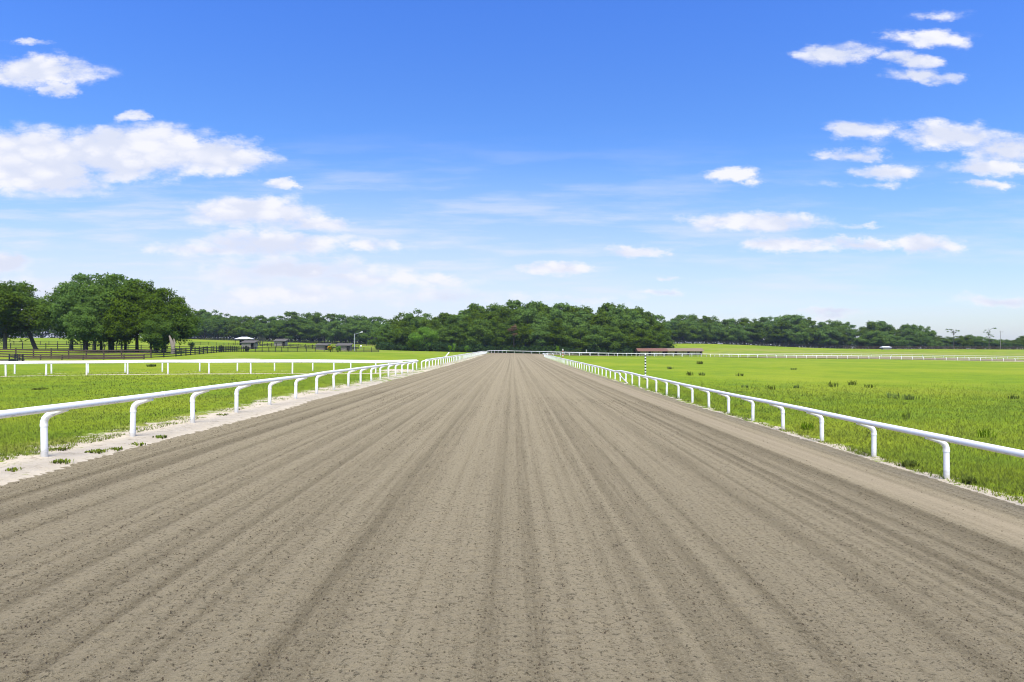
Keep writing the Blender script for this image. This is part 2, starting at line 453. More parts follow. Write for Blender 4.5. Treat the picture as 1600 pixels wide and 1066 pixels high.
def leaf_mat(name, a, bcol, c, tr=.42, upk=.55):
    m, nt, b = new_mat(name)
    g = nd(nt, 'ShaderNodeNewGeometry'); oi = nd(nt, 'ShaderNodeObjectInfo')
    n = noise(nt, g.outputs['Position'], .42, 3, .55); n2 = noise(nt, g.outputs['Position'], 4.5, 2, .5)
    col = mixc(nt, sstep(nt, n, .34, .66), a, bcol)
    col = mixc(nt, mth(nt, 'MULTIPLY', sstep(nt, n2, .48, .75), .55), col, c)
    hs = nd(nt, 'ShaderNodeHueSaturation', Color=col, Hue=sstep(nt, oi.outputs['Random'], 0, 1, .488, .508), Saturation=sstep(nt, oi.outputs['Random'], 0, 1, 1.22, 1.02),
            Value=sstep(nt, oi.outputs['Random'], 0, 1, .78, 1.22))
    nt.links.new(hs.outputs[0], b.inputs['Base Color']); b.inputs['Roughness'].default_value = .6; b.inputs['Specular IOR Level'].default_value = .15
    if upk: nt.links.new(up_normal(nt, upk), b.inputs['Normal'])
    t = nd(nt, 'ShaderNodeBsdfTranslucent', Color=hs.outputs[0]); ms = nd(nt, 'ShaderNodeMixShader', Fac=tr)
    nt.links.new(b.outputs[0], ms.inputs[1]); nt.links.new(t.outputs[0], ms.inputs[2]); nt.links.new(ms.outputs[0], nt.nodes['Material Output'].inputs[0])
    return m


M['leaf'] = leaf_mat('broadleaf_foliage', (.078, .138, .025), (.118, .192, .034), (.170, .240, .054))
M['oak'] = leaf_mat('oak_foliage', (.068, .124, .023), (.104, .174, .030), (.155, .222, .048))
M['bright'] = leaf_mat('bright_foliage', (.105, .205, .022), (.145, .255, .028), (.190, .300, .045))
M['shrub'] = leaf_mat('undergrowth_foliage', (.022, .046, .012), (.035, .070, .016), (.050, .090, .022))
M['moss'] = leaf_mat('grey_moss', (.070, .085, .055), (.095, .110, .075), (.130, .145, .105), .2)
M['brownleaf'] = leaf_mat('dying_foliage', (.115, .085, .045), (.15, .105, .060), (.19, .14, .085), .2)
M['weed'] = leaf_mat('weed_leaves', (.130, .180, .045), (.155, .205, .055), (.180, .235, .070), .5, .9)
M['yellowflower'] = leaf_mat('yellow_blossom', (.42, .24, .012), (.55, .33, .015), (.30, .25, .03), .2)

# ------------------------------------------------------------------ ground sheet
def seg(a, b, s): return np.arange(a, b, s)


gx = np.concatenate([-np.geomspace(330, 2500, 20)[::-1], seg(-320, -60, 3), seg(-60, -12, .6), seg(-12, -7.4, .16), seg(-7.4, 8.8, .9), seg(8.8, 12.5, .16),
                     seg(12.5, 60, .6), seg(60, 320, 3), np.geomspace(320, 2500, 20)])
gy = np.concatenate([-np.geomspace(20, 2500, 16)[::-1], seg(-18, 6, 1.5), seg(6, 62, .25), seg(62, 125, .6), seg(125, 300, 2), seg(300, 700, 6), np.geomspace(700, 2500, 18)])
gx.sort(); gy.sort()
XX, YY = np.meshgrid(gx, gy)
ZZ = H(XX, YY)


def line_d(x, y, pts):
    best = np.full(x.shape, 1e9)
    for (ax, ay), (bx, by) in zip(pts[:-1], pts[1:]):
        dx, dy = bx - ax, by - ay; t = np.clip(((x - ax) * dx + (y - ay) * dy) / (dx * dx + dy * dy), 0, 1)
        best = np.minimum(best, np.hypot(x - ax - t * dx, y - ay - t * dy))
    return best


SIDE_NEAR = [(X_at(-60, 47.9), 47.9), (X_at(9, 48.7), 48.7), (X_at(330, 52.2), 52.2), (X_at(587, 55.6), 55.6), (-9.8, 58.6)]
SIDE_FAR = [(X_at(-40, 52.4), 52.4), (X_at(23, 53.0), 53.0), (X_at(312, 57.0), 57.0), (X_at(607, 62.5), 62.5), (-9.4, 66.5)]
dd = edge_d(XX, YY)
leftside = XX < 0
near = 1 - smooth01(YY, 205, 225)
wob = .6 * (vnoise(YY * .22, 0 * YY, 21) - .5)
sandL = np.where(leftside, 1.0 * (1 - smooth01(dd, .35 + wob, 2.7 + wob)) * (1 - .35 * smooth01(YY, 24, 45)), 0)
sandR = np.where(~leftside, .74 * (1 - smooth01(dd, .05, .85)) * (1 - .3 * smooth01(YY, 20, 40)), 0)
sandN = .95 * (1 - smooth01(line_d(XX, YY, SIDE_NEAR), .25, .75))
sandF = .42 * (1 - smooth01(line_d(XX, YY, SIDE_FAR), .25, .7))
road = 1.0 * (1 - smooth01(line_d(XX, YY, [(-74, 98), (-58, 99.5), (-48, 101), (-41, 105)]), 1.6, 3.0))
opening = 1.0 * (1 - smooth01(np.hypot((XX + 10.6) / 2.0, (YY - 63.5) / 4.5), .5, 1.1))
back = .8 * (1 - smooth01(line_d(XX, YY, [(120, 219), (200, 192)]), 1.0, 4.5))
inside = smooth01(-dd, 0, .4) * near
SA = np.maximum.reduce([(sandL + sandR) * near, sandN, sandF, road, opening, back, inside])
DRY = .45 * smooth01(YY, 232, 250) * smooth01(XX, 40, 90) * (1 - smooth01(YY, 330, 400)) + .42 * smooth01(YY, 45, 110) * (XX < 0) + .22 * smooth01(YY, 55, 170) * (XX > 0) + .45 * (1 - smooth01(np.abs(dd - 1.4), .3, 1.6)) * near * (XX < 0) \
    + .30 * (1 - smooth01(np.hypot((XX + 36) / 9, (YY - 56) / 5), .3, 1)) + .55 * (vnoise(XX * .035, YY * .06, 31) - .5) + .35 * (vnoise(XX * .11, YY * .15, 32) - .5)
ny, nx = XX.shape
ii = np.arange(nx * ny).reshape(ny, nx)
fc = np.stack([ii[:-1, :-1], ii[:-1, 1:], ii[1:, 1:], ii[1:, :-1]], -1)
ground = mesh_np('ground', np.stack([XX, YY, ZZ], -1).reshape(-1, 3), fc, 4, M['ground'], None, True, {'sand': SA, 'dry': DRY})
tag(ground, kind='structure', label='grass pasture and sandy verges around the dirt racetrack')

# ------------------------------------------------------------------ dirt track
def inner_line(n=60):
    """far inner rail, from the corner at the end of the right rail along the back straight"""
    pts = [(9.65, 196 + k * 3.0) for k in range(4)]
    for k in range(1, 8):
        a = R(180 - 90 * k / 7); pts.append((9.65 + 16 + 16 * math.cos(a), 208 + 16 * math.sin(a)))
    for x in np.arange(28.5, 170, 3.05): pts.append((x, 224 - 20 * float(smooth01(x, 70, 190))))
    return pts


def outer_line():
    pts = []
    for k in range(0, 8):
        a = R(180 - 90 * k / 7); pts.append((-9.05 + 7 + 7 * math.cos(a), 244 + 7 * math.sin(a)))
    for x in np.arange(1.0, 200, 3.05): pts.append((x, 251 - 1.0 * float(smooth01(x, 0, 60)) - 26 * float(smooth01(x, 70, 200))))
    return pts


INL, OUL = inner_line(), outer_line()
tx = np.arange(XL - .7, XR + .75, .055)
ty = [2.5]
while ty[-1] < 236: ty.append(ty[-1] + max(.045, .0042 * ty[-1]))
ty = np.array(ty)
TX, TY = np.meshgrid(tx, ty)
wx = TX + .05 * np.sin(TY / 31.0 + 1.0) + .012 * np.sin(TY / 7.3) + .06 * (vnoise(TY * .03, TX * .3, 41) - .5)
rid = (vnoise(wx / .45, TY / 120, 51) - .5) * .22 + (vnoise(wx / .22, TY / 140, 52) - .5) * .45 + (vnoise(wx / .115, TY / 110, 53) - .5) * 1.05
lane = .5 + rid * .62 + (vnoise(wx / 1.6, TY / 120, 54) - .5) * .14
packed = .85 * smooth01(wx + .25 * (vnoise(TX * 0 + 3, TY / 6, 63) - .5), 6.95, 7.65) * (1 - smooth01(wx + .25 * (vnoise(TX * 0 + 9, TY / 5, 64) - .5), 7.95, 8.75)) * (.8 + .2 * vnoise(TX * 3, TY * .5, 55))
edge = smooth01(wx, 8.3, 8.55); leftruts = 1 - smooth01(wx, -6.9, -6.1)
lane = lane + .20 * edge + .30 * leftruts * (vnoise(wx / .16, TY / 60, 57) - .30) + .10 * (1 - smooth01(wx, -7.9, -7.3))
lane += .35 * np.exp(-((wx + 6.35) / .10) ** 2) - .25 * np.exp(-((wx + 6.62) / .10) ** 2) - .22 * np.exp(-((wx - 7.05) / .07) ** 2) - .2 * np.exp(-((wx - 6.85) / .05) ** 2)
mid = np.abs(wx); lane += .06 * (1 - smooth01(np.abs(mid - 1.0), .1, 1.2))
loose = 1 - .85 * packed
TZ = tz(TX, TY) + .012 + rid * .020 * loose * (1 + .7 * leftruts) + (vnoise(TX / .07, TY / .07, 58) - .5) * .020 * loose + (np.random.RandomState(3).rand(*TX.shape) - .5) * .006 * loose
TZ += .012 * np.exp(-((wx + 6.35) / .1) ** 2) - .014 * np.exp(-((wx - 7.0) / .09) ** 2)
ny, nx = TX.shape; ii = np.arange(nx * ny).reshape(ny, nx)
fc = np.stack([ii[:-1, :-1], ii[:-1, 1:], ii[1:, 1:], ii[1:, :-1]], -1)
_fa = smooth01(TY, 196, 206); TZ = TZ * (1 - _fa) + _fa * np.maximum(TZ, H(TX, TY) + .09)
V = np.stack([TX, TY, TZ], -1).reshape(-1, 3)
# back straight sheet appended to the same track
bx = []
ip = [(XL + 1.0, 236)] + [(9.4, 236)] + [(max(9.4, x - .5), y + 1.2) for x, y in INL[12:]]
nb = 0
bv, bf = [], []
us = np.linspace(0, 1, 10)
xs = np.concatenate([np.arange(-8.0, 30, 1.2), np.arange(30, 168, 3)])
iny = np.interp(xs, [p[0] for p in INL[9:]], [p[1] for p in INL[9:]]); iny = np.where(xs < 9.4, 235.2, np.maximum(np.where(xs < 27, 226, iny), 0)) + 1.0
iny = np.where(xs < 9.4, 235.5, iny)
ouy = np.interp(xs, [p[0] for p in OUL[7:]], [p[1] for p in OUL[7:]]) - 1.2
BX = np.repeat(xs[None, :], 10, 0); BY = iny[None, :] * (1 - us[:, None]) + ouy[None, :] * us[:, None]
BZ = H(BX, BY) + .13
o0 = len(V); nb_ = BX.shape[1]
jj = np.arange(BX.size).reshape(BX.shape) + o0
fb = np.stack([jj[:-1, :-1], jj[:-1, 1:], jj[1:, 1:], jj[1:, :-1]], -1)
V = np.concatenate([V, np.stack([BX, BY, BZ], -1).reshape(-1, 3)])
FC = np.concatenate([fc.reshape(-1, 4), fb.reshape(-1, 4)])
track = mesh_np('track', V, FC, 4, M['dirt'], None, True, {'lane': np.concatenate([lane.ravel(), np.full(BX.size, .5)]), 'packed': np.concatenate([packed.ravel(), np.zeros(BX.size)])})
tag(track, kind='structure', label='wide harrowed brown dirt racetrack running straight away')

# loose clods on the track
rs = np.random.RandomState(5)
NC = 60000
cy = 4.2 + 32 * rs.rand(NC) ** 2.0; cx = (rs.rand(NC) * (XR - XL - .4) + XL + .2)
keep = (np.abs(cx) < cy * .80 + .5) & ~((cx > 7.2) & (cx < 8.4) & (rs.rand(NC) < .9)) & (vnoise(cx / .5, cy / 14, 61) > .38)
cx, cy = cx[keep], cy[keep]; NC = len(cx)
cs = (.003 + .0065 * rs.rand(NC) ** 3.0) * (1 + cy / 40)
oct_ = np.array([(1, 0, 0), (0, 1, 0), (-1, 0, 0), (0, -1, 0), (0, 0, .8), (0, 0, -.8)], float)
of = np.array([(0, 1, 4), (1, 2, 4), (2, 3, 4), (3, 0, 4), (1, 0, 5), (2, 1, 5), (3, 2, 5), (0, 3, 5)])
cv = oct_[None] * cs[:, None, None] * (.7 + .6 * rs.rand(NC, 6, 1))
ca = rs.rand(NC) * 6.28
cxr = cv[..., 0] * np.cos(ca)[:, None] - cv[..., 1] * np.sin(ca)[:, None]; cyr = cv[..., 0] * np.sin(ca)[:, None] + cv[..., 1] * np.cos(ca)[:, None]
cv = np.stack([cxr + cx[:, None], cyr + cy[:, None], cv[..., 2] + (tz(cx, cy) + .012 + cs * .4)[:, None]], -1)
cf = of[None] + (np.arange(NC) * 6)[:, None, None]
clods = mesh_np('dirt_clods', cv.reshape(-1, 3), cf, 3, M['clod'])
tag(clods, kind='stuff', label='small dark clods of earth scattered over the track')

# ------------------------------------------------------------------ grass blades (one object)
rs = np.random.RandomState(9)


def blades(n, side):
    y = 8.0 * (70 / 8.0) ** rs.rand(n)
    if side > 0: x = 9.5 + rs.rand(n) ** 1.25 * np.maximum(y * .80 + 1.5 - 9.5, .6)
    else: x = -9.2 - rs.rand(n) ** 1.25 * np.maximum(y * .80 + 1.5 - 9.2, .6)
    d = edge_d(x, y)
    if side > 0:
        p = np.where(d < .9, .22 + .78 * (vnoise(x * 2.1, y * 2.1, 71) > .48), 1)
    else:
        p = np.where(d < 2.0, np.where(vnoise(x * 1.4, y * 1.4, 72) + .35 * (vnoise(x * 5, y * 5, 73) - .5) + (d - 1.3) * .35 > .585, .8, .015), 1)
    p = p * np.where((line_d(x, y, SIDE_NEAR) < .6), .15, 1)
    p = p * (1 - .9 * smooth01(y, 42, 70))
    k = rs.rand(n) < p
    return x[k], y[k], d[k]


bxs, bys, bds = (np.concatenate(q) for q in zip(blades(110000, 1), blades(85000, -1)))
NB = len(bxs)
lod = np.clip(bys / 18, 1, 2.4)
hgt_ = np.where(bxs > 0, .030 + .085 * rs.rand(NB) ** 2.2 + .03 * vnoise(bxs * .6, bys * .6, 74), .022 + .045 * rs.rand(NB)) * (1 + .15 * (lod - 1))
wid = (.006 + .006 * rs.rand(NB)) * lod
an = rs.rand(NB) * 6.283; lean = hgt_ * (.25 + .7 * rs.rand(NB)); la = rs.rand(NB) * 6.283
bz = H(bxs, bys)
vx = np.stack([np.stack([bxs - np.cos(an) * wid, bys - np.sin(an) * wid, bz - .01], -1), np.stack([bxs + np.cos(an) * wid, bys + np.sin(an) * wid, bz - .01], -1),
               np.stack([bxs + np.cos(la) * lean, bys + np.sin(la) * lean, bz + hgt_], -1)], 1)
tint = np.repeat((rs.rand(NB) ** 4 * .9)[:, None], 3, 1) * np.array([.3, .3, 1.0])[None]
dryb = np.repeat((.02 + .28 * (bds < 1.2))[:, None], 3, 1)
gb = mesh_np('grass', vx.reshape(-1, 3), np.arange(NB * 3), 3, M['blades'], None, False, {'tint': tint, 'dry': dryb})
tag(gb, kind='stuff', label='short bright green grass beside the track')

# ------------------------------------------------------------------ white racetrack rails
def make_post_mesh():
    b_ = MB()
    pts = [(0, 0, -.25), (0, 0, .30), (0, 0, .605)]
    b_.tube(pts, [.062, .062, .062], 14)
    b_.tube([(0, 0, .585), (0, 0, .63)], .070, 14)                       # sleeve where the elbow is seated
    arc = [(0, 0, .62), (.004, 0, .68), (.026, 0, .735), (.065, 0, .78), (.120, 0, .815), (.19, 0, .842), (.27, 0, .866), (.36, 0, .892), (.45, 0, .918)]
    b_.tube(arc, [.066, .066, .066, .064, .062, .059, .056, .053, .050], 14)
    me_o = b_.build('post', M['white'], None, True)
    me = me_o.data; bpy.data.objects.remove(me_o)
    return me


POST = make_post_mesh()
# rail section: rounded tube with a flat lip along its lower outer side
RAILPROF = []
for k in range(20):
    an = 2 * math.pi * k / 20; rr_ = 1.0
    a_, b_ = math.cos(an), math.sin(an)
    if b_ < -.35: rr_ = .86
    RAILPROF.append((a_ * rr_, b_ * (rr_ if b_ > 0 else rr_ * .95)))


_sp = MB(); _sp.tube([(0, 0, -.25), (0, 0, .5), (0, 0, .93)], .058, 12); _sp.tube([(0, 0, .84), (0, 0, .90)], .066, 12)
_spo = _sp.build('post', M['white'], None, True); SPOST = _spo.data; bpy.data.objects.remove(_spo)


def rail_run(label, pts, side, group, skip=(), arm=.45, zoff=None, ends=(True, True), name='racetrack_rail', post_filter=None, cut=None, pmesh=None):
    """pts: post positions; side: +1 arms point to the left of travel, -1 to the right"""
    root = empty(name, (pts[0][0], pts[0][1], Hs(*pts[0])))
    tag(root, label, 'rail', group)
    inv = Vector(root.location); path = []
    pr = random.Random(int(abs(pts[0][0] * 131 + pts[0][1] * 17)))
    P = np.array(pts, float); hz = H(P[:, 0], P[:, 1])
    hzs = np.convolve(np.pad(hz, 2, mode='edge'), np.ones(5) / 5, 'valid')
    for i, (x, y) in enumerate(pts):
        d = P[min(i + 1, len(P) - 1)] - P[max(i - 1, 0)]; d /= np.linalg.norm(d)
        nrm = np.array([-d[1], d[0]]) * side
        rz_ = math.atan2(nrm[1], nrm[0])
        dz = (zoff[i] if zoff else 0) + pr.uniform(-.018, .018)
        path.append(Vector((x + nrm[0] * arm, y + nrm[1] * arm, hzs[i] + (.965 if arm else .905) + dz)))
        if i in skip or (post_filter and not post_filter(i)): continue
        o = bpy.data.objects.new('post', pmesh or POST); link(o, root)
        o.location = Vector((x, y, hzs[i] + dz)) - inv
        o.rotation_euler = (pr.uniform(-.022, .022), pr.uniform(-.022, .022), rz_ + pr.uniform(-.03, .03))
    fine = []
    for i in range(len(path) - 1):
        for t in (0, .5): fine.append(path[i].lerp(path[i + 1], t))
    fine.append(path[-1])
    b_ = MB(); b_.tube([p - inv for p in fine], .076, 20, RAILPROF)
    for i in range(1, len(path) - 1, 2):
        dv = (path[i + 1] - path[i]).normalized(); jp = path[i] + dv * .55
        if jp.y < 70: b_.tube([jp - dv * .09 - inv, jp + dv * .09 - inv], .0795, 20, RAILPROF)
    b_.build('top_rail', M['white'], root, True)
    return root, path


G1 = 'white rails with bent posts around the racetrack'
LP = [(-9.0, 13.15 + 3.05 * k) for k in range(-4, 17)]
rail_run('near white rail with bent posts in the sandy strip on the left of the track', LP, -1, G1)
LF = [(-9.0, 13.15 + 3.05 * k) for k in range(18, 76)] + [p for p in OUL[:8]]
rail_run('far left white rail continuing beyond the gap toward the wood', LF, -1, G1)
RP = [(9.65, 15.16 + 3.05 * k) for k in range(-5, 59)]
rz0 = [0] * len(RP)
for i, (x, y) in enumerate(RP):
    if 59 < y < 76: rz0[i] = -.11 * (1 - (y - 59) / 17)
    elif 50 < y <= 59: rz0[i] = .03
rail_run('long white rail with bent posts along the right edge of the track', RP, 1, G1, zoff=rz0)
IN2 = INL[0:1] + INL[1:]
rail_run('white rail crossing the far side of the infield on the right', IN2, 1, G1)
rail_run('outermost white rail running below the wood across the end of the track', OUL[7:], -1, G1)


def px_row(pxs, line):
    out = []
    lx = [p[0] / p[1] for p in line]; ly = [p[1] for p in line]
    for p in pxs:
        Zk = float(np.interp((p - CX) / F, lx, ly)); out.append((X_at(p, Zk), Zk))
    return out


NR = px_row([-55, 9, 72, 135.4, 199.4, 262.4, 326.6, 391.8, 456.8, 521.6, 587, 628], SIDE_NEAR)
rail_run('nearer of two parallel white rails branching off to the left of the track', NR, 1, G1, arm=0, pmesh=SPOST)
FR = px_row([-34, 23, 80.4, 138, 195.6, 253.6, 312, 370.8, 429, 488.6, 548, 607.4, 651], SIDE_FAR)
rail_run('farther of two parallel white rails branching off to the left of the track', FR, -1, G1, arm=0, pmesh=SPOST)

# slanting brace at the sagging joint of the right rail
zb = Hs(9.7, 60.0)
br = MB().tube([(9.75, 57.0, Hs(9.75, 57) - .1), (9.35, 58.6, zb + .5), (9.2, 59.6, zb + .93)], .055, 10).build('rail_brace', M['white'], None, True)
tag(br, 'straight white pole slanting up to the sagging joint of the right rail', 'brace')
# broken rail end jutting up on the left
Zb = 92.0
bk = MB().tube([(X_at(693, Zb), Zb, z_at(560.5, Zb)), (X_at(697, Zb), Zb + .1, z_at(556.5, Zb)), (X_at(701.5, Zb), Zb + .3, z_at(551.0, Zb))], .075, 10)
bk.tube([(X_at(693, Zb), Zb, z_at(560.5, Zb)), (X_at(692.5, Zb), Zb, z_at(575, Zb))], .062, 10)
bko = bk.build('loose_pole', M['white'], None, True)
tag(bko, 'broken white rail end jutting up above the far left rail', 'pole')


# ------------------------------------------------------------------ marker poles
def striped_pole(x, y, h, r, n, a, c, label, dark_first=True):
    root = empty('marker_pole', (x, y, Hs(x, y))); tag(root, label, 'marker pole')
    b1 = MB(); b1.tube([(0, 0, -.3), (0, 0, h)], r, 12); b1.tube([(0, 0, h), (0, 0, h + .03)], [r, r * .5], 12)
    b1.build('pole', a, root, True)
    step = h / (2 * n)
    for k in range(n):
        z0 = (2 * k + (0 if dark_first else 1)) * step
        s_ = MB(); s_.tube([(0, 0, z0), (0, 0, z0 + step)], r * 1.03, 12); s_.build('stripe', c, root, True)


striped_pole(12.7, 65, 2.45, .075, 9, M['whitepaint'], M['black'], 'tall pole with black and white bands behind the right rail', True)
striped_pole(14.6, 196, 2.5, .14, 3, M['whitepaint'], M['orange'], 'orange and white banded pole inside the far corner of the rails', True)
zc = Hs(X_at(916, 262), 262)
striped_pole(X_at(916, 258), 258, 2.1, .09, 1, M['whitepaint'], M['darkmetal'], 'short pale marker pole standing against the dark central wood')


# ------------------------------------------------------------------ trees
def leaf_cloud(centres, radii, nleaf, size, seed, up=.25, flat=.85, fill=.25):
    """many small leaf faces spread through the given clumps; returns verts, faces(quads)"""
    q = np.random.RandomState(seed); C, NR_ = [], []
    for c, r, n in zip(centres, radii, nleaf):
        d = q.normal(size=(n, 3)); d /= np.linalg.norm(d, axis=1)[:, None]
        d[:, 2] = np.where((d[:, 2] < -.2) & (q.rand(n) < .55), -d[:, 2], d[:, 2])
        rad = np.where(q.rand(n) < fill, q.rand(n) ** .5 * .85, .78 + .30 * q.rand(n))
        wob_ = 1 + .28 * np.sin(d[:, 0] * 5 + c[0] * 3) * np.sin(d[:, 1] * 5 + c[1] * 2.3) + .15 * np.sin(d[:, 2] * 9 + c[2])
        C.append(np.asarray(c)[None] + d * (rad * r * wob_)[:, None] * np.array([1, 1, flat])[None]); NR_.append(d)
    C = np.concatenate(C); D = np.concatenate(NR_); n = len(C)
    nrm = D * .8 + np.array([0, 0, up]) + q.normal(size=(n, 3)) * .48
    nrm /= np.linalg.norm(nrm, axis=1)[:, None]
    a = np.cross(nrm, q.normal(size=(n, 3))); a /= np.linalg.norm(a, axis=1)[:, None] + 1e-9; bb = np.cross(nrm, a)
    s = size * (.55 + .9 * q.rand(n)); s2 = s * (.45 + .4 * q.rand(n))
    k = q.rand(n, 1) * .35
    v = np.stack([C - a * s[:, None] * .5, C + bb * s2[:, None] * .5 + a * s[:, None] * (k - .1), C + a * s[:, None] * .5, C - bb * s2[:, None] * .5 - nrm * s[:, None] * .12], 1)
    return v.reshape(-1, 3), np.arange(n * 4)


def crown_clumps(q, Ht, Rr, base, nb, shape='round', low=.0):
    """clump centres inside a crown envelope"""
    cs, rs_ = [], []
    zc_ = (Ht + base) / 2; hz_ = (Ht - base) / 2
    while len(cs) < nb:
        d = q.normal(size=3); d /= np.linalg.norm(d); t = .35 + .58 * q.rand() ** .6
        z = d[2] * t
        wide = 1.0
        if shape == 'round': wide = 1.0 - .12 * max(0, z)
        elif shape == 'tall': wide = 1.0 - .35 * max(0, z)
        elif shape == 'spread': wide = 1.15 - .5 * max(0, z)
        p = np.array([d[0] * t * Rr * wide, d[1] * t * Rr * wide, zc_ + z * hz_])
        r = Rr * (.20 + .17 * q.rand()) * (.85 if z > .5 else 1.0)
        p[2] = min(p[2], Ht - r * .8)
        cs.append(p); rs_.append(r)
    return cs, rs_


def make_tree(name, seed, Ht, Rr, base, nb, total, size, leaf, shape='round', trunk_r=.35, lean=(0, 0), bark='bark', moss=0, sparse=False, trunks=1, flat=.82):
    q = np.random.RandomState(seed); root = empty(name, (0, 0, 0))
    cs, rr = crown_clumps(q, Ht, Rr, base, nb, shape)
    cs = [c + np.array([lean[0], lean[1], 0]) for c in cs]
    tot = sum(r * r for r in rr); nl = [max(20, int(total * r * r / tot)) for r in rr]
    v, f_ = leaf_cloud(cs, rr, nl, size, seed + 1, flat=flat, fill=.2)
    mesh_np('crown', v, f_, 4, M[leaf], root)
    t = MB(); zt = base + (Ht - base) * .45
    for k in range(trunks):
        ox, oy = (0, 0) if k == 0 else (q.uniform(-.9, .9), q.uniform(-.6, .6))
        t.tube([(ox, oy, -.5), (ox + lean[0] * .1, oy + lean[1] * .1, .4), (ox + lean[0] * .45 + q.uniform(-.15, .15), oy + lean[1] * .45, zt * .5), (ox * .6 + lean[0] * .9, oy * .6 + lean[1] * .9, zt)],
               [trunk_r * 1.35, trunk_r, trunk_r * .85, trunk_r * .45], 9)
    for k in range(min(10, nb)):
        c = cs[k]; s0 = zt * (.45 + .4 * q.rand())
        st_ = np.array([lean[0] * s0 / zt * .8, lean[1] * s0 / zt * .8, s0]); md = st_ * .5 + c * .5 + np.array([0, 0, -.06 * Rr])
        t.tube([tuple(st_), tuple(md), tuple(c)], [trunk_r * .42, trunk_r * .26, trunk_r * .08], 6)
    t.build('trunk', M[bark], root, True)
    if moss:
        mc, mr = [], []
        for k in range(moss):
            c = cs[q.randint(len(cs))] + np.array([q.uniform(-.6, .6), -abs(q.uniform(.2, 1.2)), -rr[0] * .9]); mc.append(c); mr.append(q.uniform(.5, .95))
        v, f_ = leaf_cloud(mc, mr, [130] * moss, size * .8, seed + 5, up=-.2, flat=2.1, fill=.6)
        mesh_np('hanging_moss', v, f_, 4, M['moss'], root)
    return root


protos = {}
protos['w1'] = make_tree('broadleaf_tree', 101, 20, 6.6, 2.0, 44, 9500, .62, 'leaf', 'round', .34)
protos['w2'] = make_tree('broadleaf_tree', 102, 20, 5.4, 2.5, 38, 8500, .60, 'leaf', 'tall', .30)
protos['w3'] = make_tree('broadleaf_tree', 103, 20, 7.4, 1.6, 52, 11000, .62, 'leaf', 'spread', .40)
protos['w4'] = make_tree('broadleaf_tree', 104, 20, 6.0, 3.0, 34, 8000, .66, 'oak', 'round', .32)
protos['w5'] = make_tree('broadleaf_tree', 105, 20, 6.8, 1.5, 46, 9500, .60, 'oak', 'spread', .36, moss=9)
protos['w6'] = make_tree('broadleaf_tree', 106, 20, 4.2, 7.5, 20, 3800, .60, 'leaf', 'round', .26)
protos['o1'] = make_tree('oak_tree', 111, 17, 6.2, 1.9, 66, 21000, .40, 'oak', 'round', .34, trunks=2)
protos['o2'] = make_tree('oak_tree', 112, 17, 5.4, 2.4, 60, 18000, .40, 'oak', 'tall', .30)
protos['o3'] = make_tree('oak_tree', 113, 17, 6.4, 1.6, 70, 22000, .40, 'oak', 'spread', .38)
used = {k: False for k in protos}


def place_tree(kind, x, y, height, width, label, group, rz=None, name=None, cat='tree'):
    p = protos[kind]
    if used[kind]: p = copy_tree(p)
    used[kind] = True
    base_hgt = 17.0 if kind[0] == 'o' else 20.0
    p.location = (x, y, Hs(x, y) - .1); s = height / base_hgt
    p.scale = (s * width, s * width, s); p.rotation_euler = (0, 0, rnd.uniform(0, 6.28) if rz is None else rz)
    if 'group' in p: del p['group']
    tag(p, label, cat, group)
    return p


def outline(prof, px): return float(np.interp(px, [p[0] for p in prof], [p[1] for p in prof]))


def row(prof, px0, px1, step, Zr, frac, jit, kinds, where, group, wid=(0.9, 1.15), zj=4.0, tone=True):
    pxs = np.arange(px0, px1 + .1, step); n = len(pxs)
    for i, p in enumerate(pxs):
        p = p + rnd.uniform(-.25, .25) * step; Zt = Zr + rnd.uniform(-zj, zj)
        top = outline(prof, p); gz = Hs(X_at(p, Zt), Zt)
        h = (z_at(top, Zt) - gz) * frac * rnd.uniform(1 - jit, 1.0 + jit * .35)
        h = max(h, 4.0)
        k = rnd.choice(kinds)
        lab = '%s tree from the left in %s' % (ordinal(i + 1), where)
        place_tree(k, X_at(p, Zt), Zt, h, rnd.uniform(*wid) * (1.0 if h > 12 else 1.25), lab, group)


MID = [(585, 505), (592, 497), (620, 489), (650, 480), (662, 479), (675, 488), (690, 486), (703, 483), (720, 478), (735, 473), (760, 471), (790, 469), (812, 464), (830, 469), (845, 468),
       (866, 467), (880, 473), (905, 473), (920, 481), (935, 471), (950, 469), (968, 469), (985, 473), (1003, 481), (1020, 489), (1035, 497), (1046, 512), (1052, 525)]
row(MID, 600, 1040, 17, 312, 1.0, .05, ['w1', 'w2', 'w3', 'w4'], 'the back row of the wood ahead', 'trees of the wood beyond the end of the track')
row(MID, 606, 1034, 20, 298, .88, .09, ['w1', 'w3', 'w4', 'w2'], 'the middle row of the wood ahead', 'trees of the wood beyond the end of the track')
row(MID, 600, 1040, 22, 286, .66, .16, ['w1', 'w3', 'w5', 'w4'], 'the front row of the wood ahead', 'trees of the wood beyond the end of the track', (1.05, 1.35))
row(MID, 705, 985, 40, 318, 1.05, .03, ['w6'], 'the tallest thin crowns topping the wood ahead', 'trees of the wood beyond the end of the track')
LBG = [(-20, 480), (60, 478), (90, 478), (285, 483), (300, 482), (330, 480), (345, 484), (370, 489), (400, 490), (430, 491), (455, 486), (480, 485), (505, 487), (530, 490), (555, 491), (580, 491), (605, 494)]
row(LBG, 290, 600, 15, 455, 1.0, .06, ['w1', 'w2', 'w3', 'w4'], 'the back row of the distant left wood', 'trees of the distant wood on the left', (1.0, 1.3))
row(LBG, 285, 595, 17, 438, .80, .14, ['w1', 'w3', 'w5', 'w5'], 'the front row of the distant left wood', 'trees of the distant wood on the left', (1.1, 1.5))
